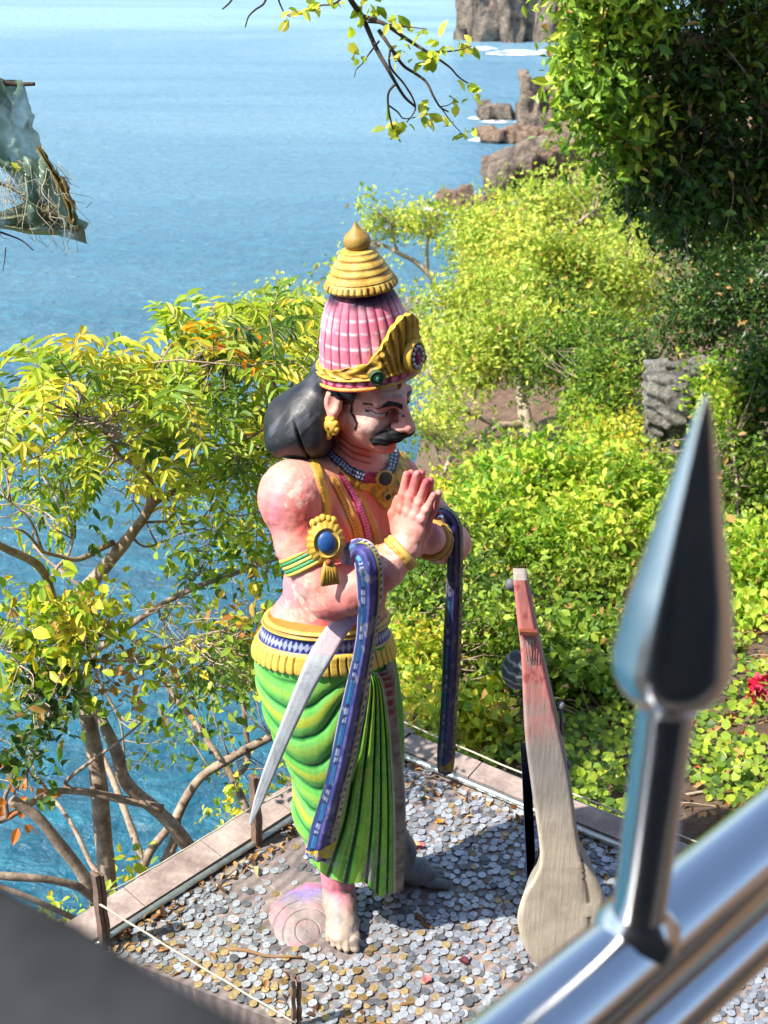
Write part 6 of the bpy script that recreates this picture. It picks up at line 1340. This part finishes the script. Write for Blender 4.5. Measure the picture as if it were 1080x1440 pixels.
fp = at(1064, 966, 4.1); n = 26; T = nrm(rdir(n) + [0, 0, .3]); V, f, c = leaves(fp + rng.normal(0, .022, (n, 3)), T, nrm(rdir(n)), rng.uniform(.03, .06, n), rng.uniform(.02, .032, n), pick([L(214, 40, 74), L(196, 30, 60), L(226, 84, 110)], n), True, 1.5)
fl_ = tag(mesh_np('cloth_scrap', V, f, M_DRY, None, fp, c), 'crumpled red scrap caught in the leaves at the right edge', 'scrap')

# ---- big dark tree overhanging the upper right
t = Plant(at(1000, 330, 8.5))
for pts, r0, r1 in (([(1130, 420, 8.6), (1100, 260, 8.4), (1060, 120, 8.2), (1000, 0, 8.0), (940, -160, 7.8)], .10, .04), ([(1060, 120, 8.2), (980, 60, 7.8), (900, 60, 7.6), (840, 90, 7.4)], .05, .012), ([(1100, 260, 8.4), (1010, 230, 8.0), (930, 200, 7.8), (880, 200, 7.6)], .045, .012), ([(1000, 0, 8.0), (920, -30, 7.7), (850, -20, 7.5)], .04, .012)):
    t.limb(pl(pts), r0, r1, wob=.12)
LG = [L(140, 168, 50), L(164, 184, 60), L(112, 146, 46), L(92, 126, 42), L(184, 192, 70)]
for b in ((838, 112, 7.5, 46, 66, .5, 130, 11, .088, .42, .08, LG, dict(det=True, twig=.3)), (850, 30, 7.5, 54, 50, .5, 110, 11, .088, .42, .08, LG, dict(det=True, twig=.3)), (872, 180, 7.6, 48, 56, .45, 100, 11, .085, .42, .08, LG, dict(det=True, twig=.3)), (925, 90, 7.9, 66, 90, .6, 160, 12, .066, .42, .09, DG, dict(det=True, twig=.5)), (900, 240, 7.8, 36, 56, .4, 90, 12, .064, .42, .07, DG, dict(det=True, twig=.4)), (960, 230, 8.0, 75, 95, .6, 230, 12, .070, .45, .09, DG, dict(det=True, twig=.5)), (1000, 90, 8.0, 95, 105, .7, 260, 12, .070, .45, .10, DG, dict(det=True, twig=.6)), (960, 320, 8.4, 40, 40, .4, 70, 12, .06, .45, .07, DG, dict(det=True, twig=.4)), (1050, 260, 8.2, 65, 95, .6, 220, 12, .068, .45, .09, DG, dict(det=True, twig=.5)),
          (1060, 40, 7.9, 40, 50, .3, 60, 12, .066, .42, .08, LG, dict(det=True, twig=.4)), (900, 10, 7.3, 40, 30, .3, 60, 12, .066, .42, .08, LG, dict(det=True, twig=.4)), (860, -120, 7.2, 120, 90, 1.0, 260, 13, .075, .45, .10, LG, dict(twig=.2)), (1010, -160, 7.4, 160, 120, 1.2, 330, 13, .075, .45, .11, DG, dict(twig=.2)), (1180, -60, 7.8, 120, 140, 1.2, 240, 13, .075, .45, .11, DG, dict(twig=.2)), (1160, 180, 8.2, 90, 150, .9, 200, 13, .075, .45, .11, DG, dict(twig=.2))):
    t.blob(*b[:12], **b[12])
for _ in range(90):     # dry hanging stems inside the crown
    a = at(rng.uniform(870, 1090), rng.uniform(-20, 260), 7.7 + .7 * rng.random()); d = np.array([rng.normal(0, .09), rng.normal(0, .08), -rng.uniform(.15, .5)]); P = spline([a, a + d * .5 + rdir(1)[0] * .06, a + d], 9); t.wood.add(*tube(P, rng.uniform(.002, .006), 4))
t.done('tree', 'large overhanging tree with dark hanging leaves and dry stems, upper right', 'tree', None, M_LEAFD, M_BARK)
slope_tree(at(1030, 480, 10), [([(1040, 560, 9.8), (1035, 470, 10), (1020, 400, 10.2)], .06, .02)],
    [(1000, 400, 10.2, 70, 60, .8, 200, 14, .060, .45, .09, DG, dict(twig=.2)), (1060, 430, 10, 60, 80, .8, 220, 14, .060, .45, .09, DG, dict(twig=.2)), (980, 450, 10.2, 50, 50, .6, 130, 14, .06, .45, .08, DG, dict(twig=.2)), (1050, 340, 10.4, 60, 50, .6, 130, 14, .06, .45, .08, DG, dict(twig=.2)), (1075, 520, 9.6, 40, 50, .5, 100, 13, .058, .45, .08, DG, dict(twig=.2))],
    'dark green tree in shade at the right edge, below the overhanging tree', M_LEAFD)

# ---- twig with oval leaves hanging into the top of the view
b = Plant(at(480, -60, 4.4)); YB = 4.4
BR_ = [([(470, -90), (482, -40), (489, -10), (510, 23), (529, 66), (545, 95), (557, 117), (570, 137), (584, 150)], .011, .0035), ([(510, 23), (540, 33), (566, 50), (590, 66), (601, 73), (631, 93), (645, 108), (658, 117)], .007, .002), ([(601, 73), (640, 72), (663, 65)], .003, .0015), ([(533, 43), (549, 66), (568, 93), (586, 105), (601, 117), (610, 135), (619, 150), (630, 157)], .006, .0025), ([(549, 66), (549, 93), (570, 120), (582, 140), (584, 155), (572, 172)], .004, .0018), ([(557, 117), (547, 130), (546, 148), (550, 170), (555, 187), (563, 199)], .004, .002), ([(518, 31), (541, 33), (572, 37), (600, 41)], .003, .0015), ([(533, 58), (520, 75), (510, 90), (502, 97), (498, 108)], .003, .0012), ([(546, 148), (560, 158), (568, 167), (584, 165)], .003, .0015), ([(619, 150), (633, 168), (646, 183), (655, 195)], .002, .001), ([(619, 150), (630, 147), (640, 142)], .002, .001), ([(389, -8), (394, 8), (401, 20), (412, 24)], .003, .0015), ([(401, 20), (428, 20)], .0015, .001), ([(376, -8), (370, 4), (358, 12), (349, 22), (345, 38)], .004, .0018), ([(330, -8), (322, 4), (313, 13)], .004, .002), ([(489, -10), (470, 5), (450, 8), (440, 16)], .004, .0015), ([(482, -40), (430, -30), (389, -8), (376, -8), (330, -8)], .006, .003)]
for pts, r0, r1 in BR_: b.limb(pl([(x, y, YB + .05 * math.sin(x * .1)) for x, y in pts]), r0 * 1.15, r1 * 1.15, wob=.012, sides=7)
for x, y, n_ in ((408, 18, 2), (406, 28, 2), (428, 19, 3), (436, 14, 3), (452, 8, 5), (472, 6, 5), (492, 55, 2), (500, 72, 3), (508, 15, 4), (525, 10, 5), (530, 18, 3), (555, 28, 4), (576, 38, 2), (600, 41, 3), (612, 55, 4), (625, 65, 4), (606, 78, 2), (650, 58, 4), (664, 66, 4), (672, 124, 5), (662, 130, 3), (610, 84, 4), (602, 92, 3), (585, 83, 2), (562, 60, 2), (556, 88, 3), (548, 178, 5), (560, 170, 5), (553, 190, 3), (572, 178, 3), (592, 160, 4), (606, 158, 4), (604, 172, 3), (628, 164, 3), (640, 142, 2), (646, 150, 2), (652, 190, 4), (655, 182, 2), (566, 74, 3)):
    c = at(x, y, YB + .05 * math.sin(x * .1)); n = n_; T = nrm(rdir(n) + [0, 0, -.5]); l_ = rng.uniform(.036, .062, n); b.sets.append(leaves(c + rng.normal(0, .010, (n, 3)), T, nrm(rdir(n) + [0, -.3, .6]), l_, l_ * .55, pick([L(176, 190, 60), L(196, 200, 80), L(140, 160, 50), L(206, 196, 90)], n), True))
b.done('tree_branch', 'dark thin branch with small oval leaves hanging in at the top of the view', 'branch', None, M_LEAF, M_BARKD, 'twigs', 'leaves')

# ---- torn plastic sheet caught on a twig at the upper left
YP = 2.9; g = Plant(at(-30, 120, YP))
g.limb(pl([(-60, 112, YP), (-10, 112, YP), (12, 118, YP), (30, 119, YP), (49, 118, YP)]), .007, .004, wob=.006); g.limb(pl([(-60, 245, YP + .03), (0, 258, YP + .03), (30, 273, YP + .03), (52, 284, YP + .03)]), .005, .003, wob=.006); g.limb(pl([(-20, 320, YP), (10, 330, YP), (30, 338, YP), (47, 352, YP)]), .003, .0012, wob=.01); g.limb(pl([(8, 348, YP), (6, 365, YP), (4, 382, YP)]), .0015, .0008, wob=.006)
for x, y in ((2, 228), (-4, 240), (8, 236)): c = at(x, y, YP); g.sets.append(leaves(c[None], nrm(rdir(1)), nrm(rdir(1) + [0, -.5, .5]), [.04], [.024], pick([L(186, 190, 50)], 1), True))
g.done('tree_branch', 'thin dark twigs at the upper left edge carrying torn plastic', 'branch', None, M_LEAF, M_BARKD, 'twigs', 'leaves')
M_PLAS, nt, N, K, B = mat_new('torn_plastic'); at_ = node(nt, 'ShaderNodeAttribute', attribute_name='Col'); K.new(at_.outputs[0], B.inputs['Base Color']); B.inputs['Roughness'].default_value = .35
tb = node(nt, 'ShaderNodeBsdfTranslucent'); K.new(at_.outputs[0], tb.inputs[0]); tp = node(nt, 'ShaderNodeBsdfTransparent'); x1 = node(nt, 'ShaderNodeMixShader'); x1.inputs[0].default_value = .35; K.new(B.outputs[0], x1.inputs[1]); K.new(tb.outputs[0], x1.inputs[2])
x2 = node(nt, 'ShaderNodeMixShader'); an = tex_noise(nt, 14, 5, .6); ar = ramp(nt, an.outputs[0], [(.5, .0), (.8, .5)]); K.new(ar.outputs[0], x2.inputs[0]); K.new(x1.outputs[0], x2.inputs[1]); K.new(tp.outputs[0], x2.inputs[2]); K.new(x2.outputs[0], nt.nodes['Material Output'].inputs[0])
bagT = thing('plastic_sheet', at(40, 120, YP)); tag(bagT, 'torn grey green plastic sheet with frayed threads hanging from a twig at the left', 'plastic sheet')
Lp = spline([(-60, 112), (-56, 170), (-40, 215), (2, 236), (22, 256), (34, 285), (40, 318)], 70); Rp = spline([(30, 112), (44, 150), (52, 185), (68, 220), (86, 255), (104, 290), (124, 326)], 70); u = np.linspace(0, 1, 44)
def sheet(lp, rp, yo, seed, cA, cB, amp=.02):
    G = lp[:, None] * (1 - u)[None, :, None] + rp[:, None] * u[None, :, None]; nz = fbm(np.stack([G[..., 0] / 26, G[..., 1] / 60, G[..., 0] * 0], -1), 1, seed) - .5
    rag = (fbm(np.stack([np.arange(len(lp)) / 4., np.zeros(len(lp)), np.zeros(len(lp))], -1), 1, seed + 2) - .5) * 16; G[..., 0] += rag[:, None] * (u[None] - .3)
    G[-8:, :, 1] += (fbm(np.stack([u * 16, u * 0, u * 0], -1), 1, seed + 3) - .5)[None] * 34 * np.linspace(0, 1, 8)[:, None]
    V = at_grid(G[..., 0], G[..., 1], YP + yo + nz * amp * 5 + .012 * np.sin(u * 14 + seed)[None]); c = mixc(cA, cB, smooth(.35, .65, nz + .5)); return V, c
V, c = sheet(Lp, Rp, 0, 3, L(104, 128, 108), L(160, 182, 164)); mb = MB(); mb.add(V, grid_faces(70, 44), c.reshape(-1, 3)); mb.build('sheet', M_PLAS, bagT)
L2 = spline([(50, 206), (64, 232), (78, 258), (92, 290), (98, 320)], 40); R2_ = spline([(56, 205), (80, 238), (96, 262), (106, 292), (104, 318)], 40); V, c = sheet(L2, R2_, -.015, 8, L(170, 140, 70), L(196, 176, 110), .014); mb = MB(); mb.add(V, grid_faces(40, 44), c.reshape(-1, 3)); mb.build('brown_patch', M_PLAS, bagT)
L3 = spline([(-40, 292), (-10, 300), (20, 290), (44, 280)], 40); R3 = spline([(-40, 330), (0, 322), (50, 330), (122, 330)], 40); V, c = sheet(L3, R3, .01, 12, L(120, 128, 96), L(150, 140, 100), .014); mb = MB(); mb.add(V, grid_faces(40, 44), c.reshape(-1, 3)); mb.build('lower_fold', M_PLAS, bagT)
mb = MB()
for _ in range(90):
    k = rng.random(); x0 = 10 + 95 * k; y0 = 225 + 90 * rng.random() * (.4 + .6 * k); a = at(x0 - 15, y0, YP - .02); e = at(x0 + rng.normal(2, 12), min(y0 + rng.uniform(25, 80), 356), YP - .02 + rng.normal(0, .03)); P = spline([a, a * .65 + e * .35 + rdir(1)[0] * .02, a * .3 + e * .7 + rdir(1)[0] * .03, e], 12); mb.add(*tube(P, rng.uniform(.0004, .0008), 4), c=mixc(L(206, 200, 180), L(160, 146, 110), np.array(rng.random())))
mb.build('threads', M_DRY, bagT)
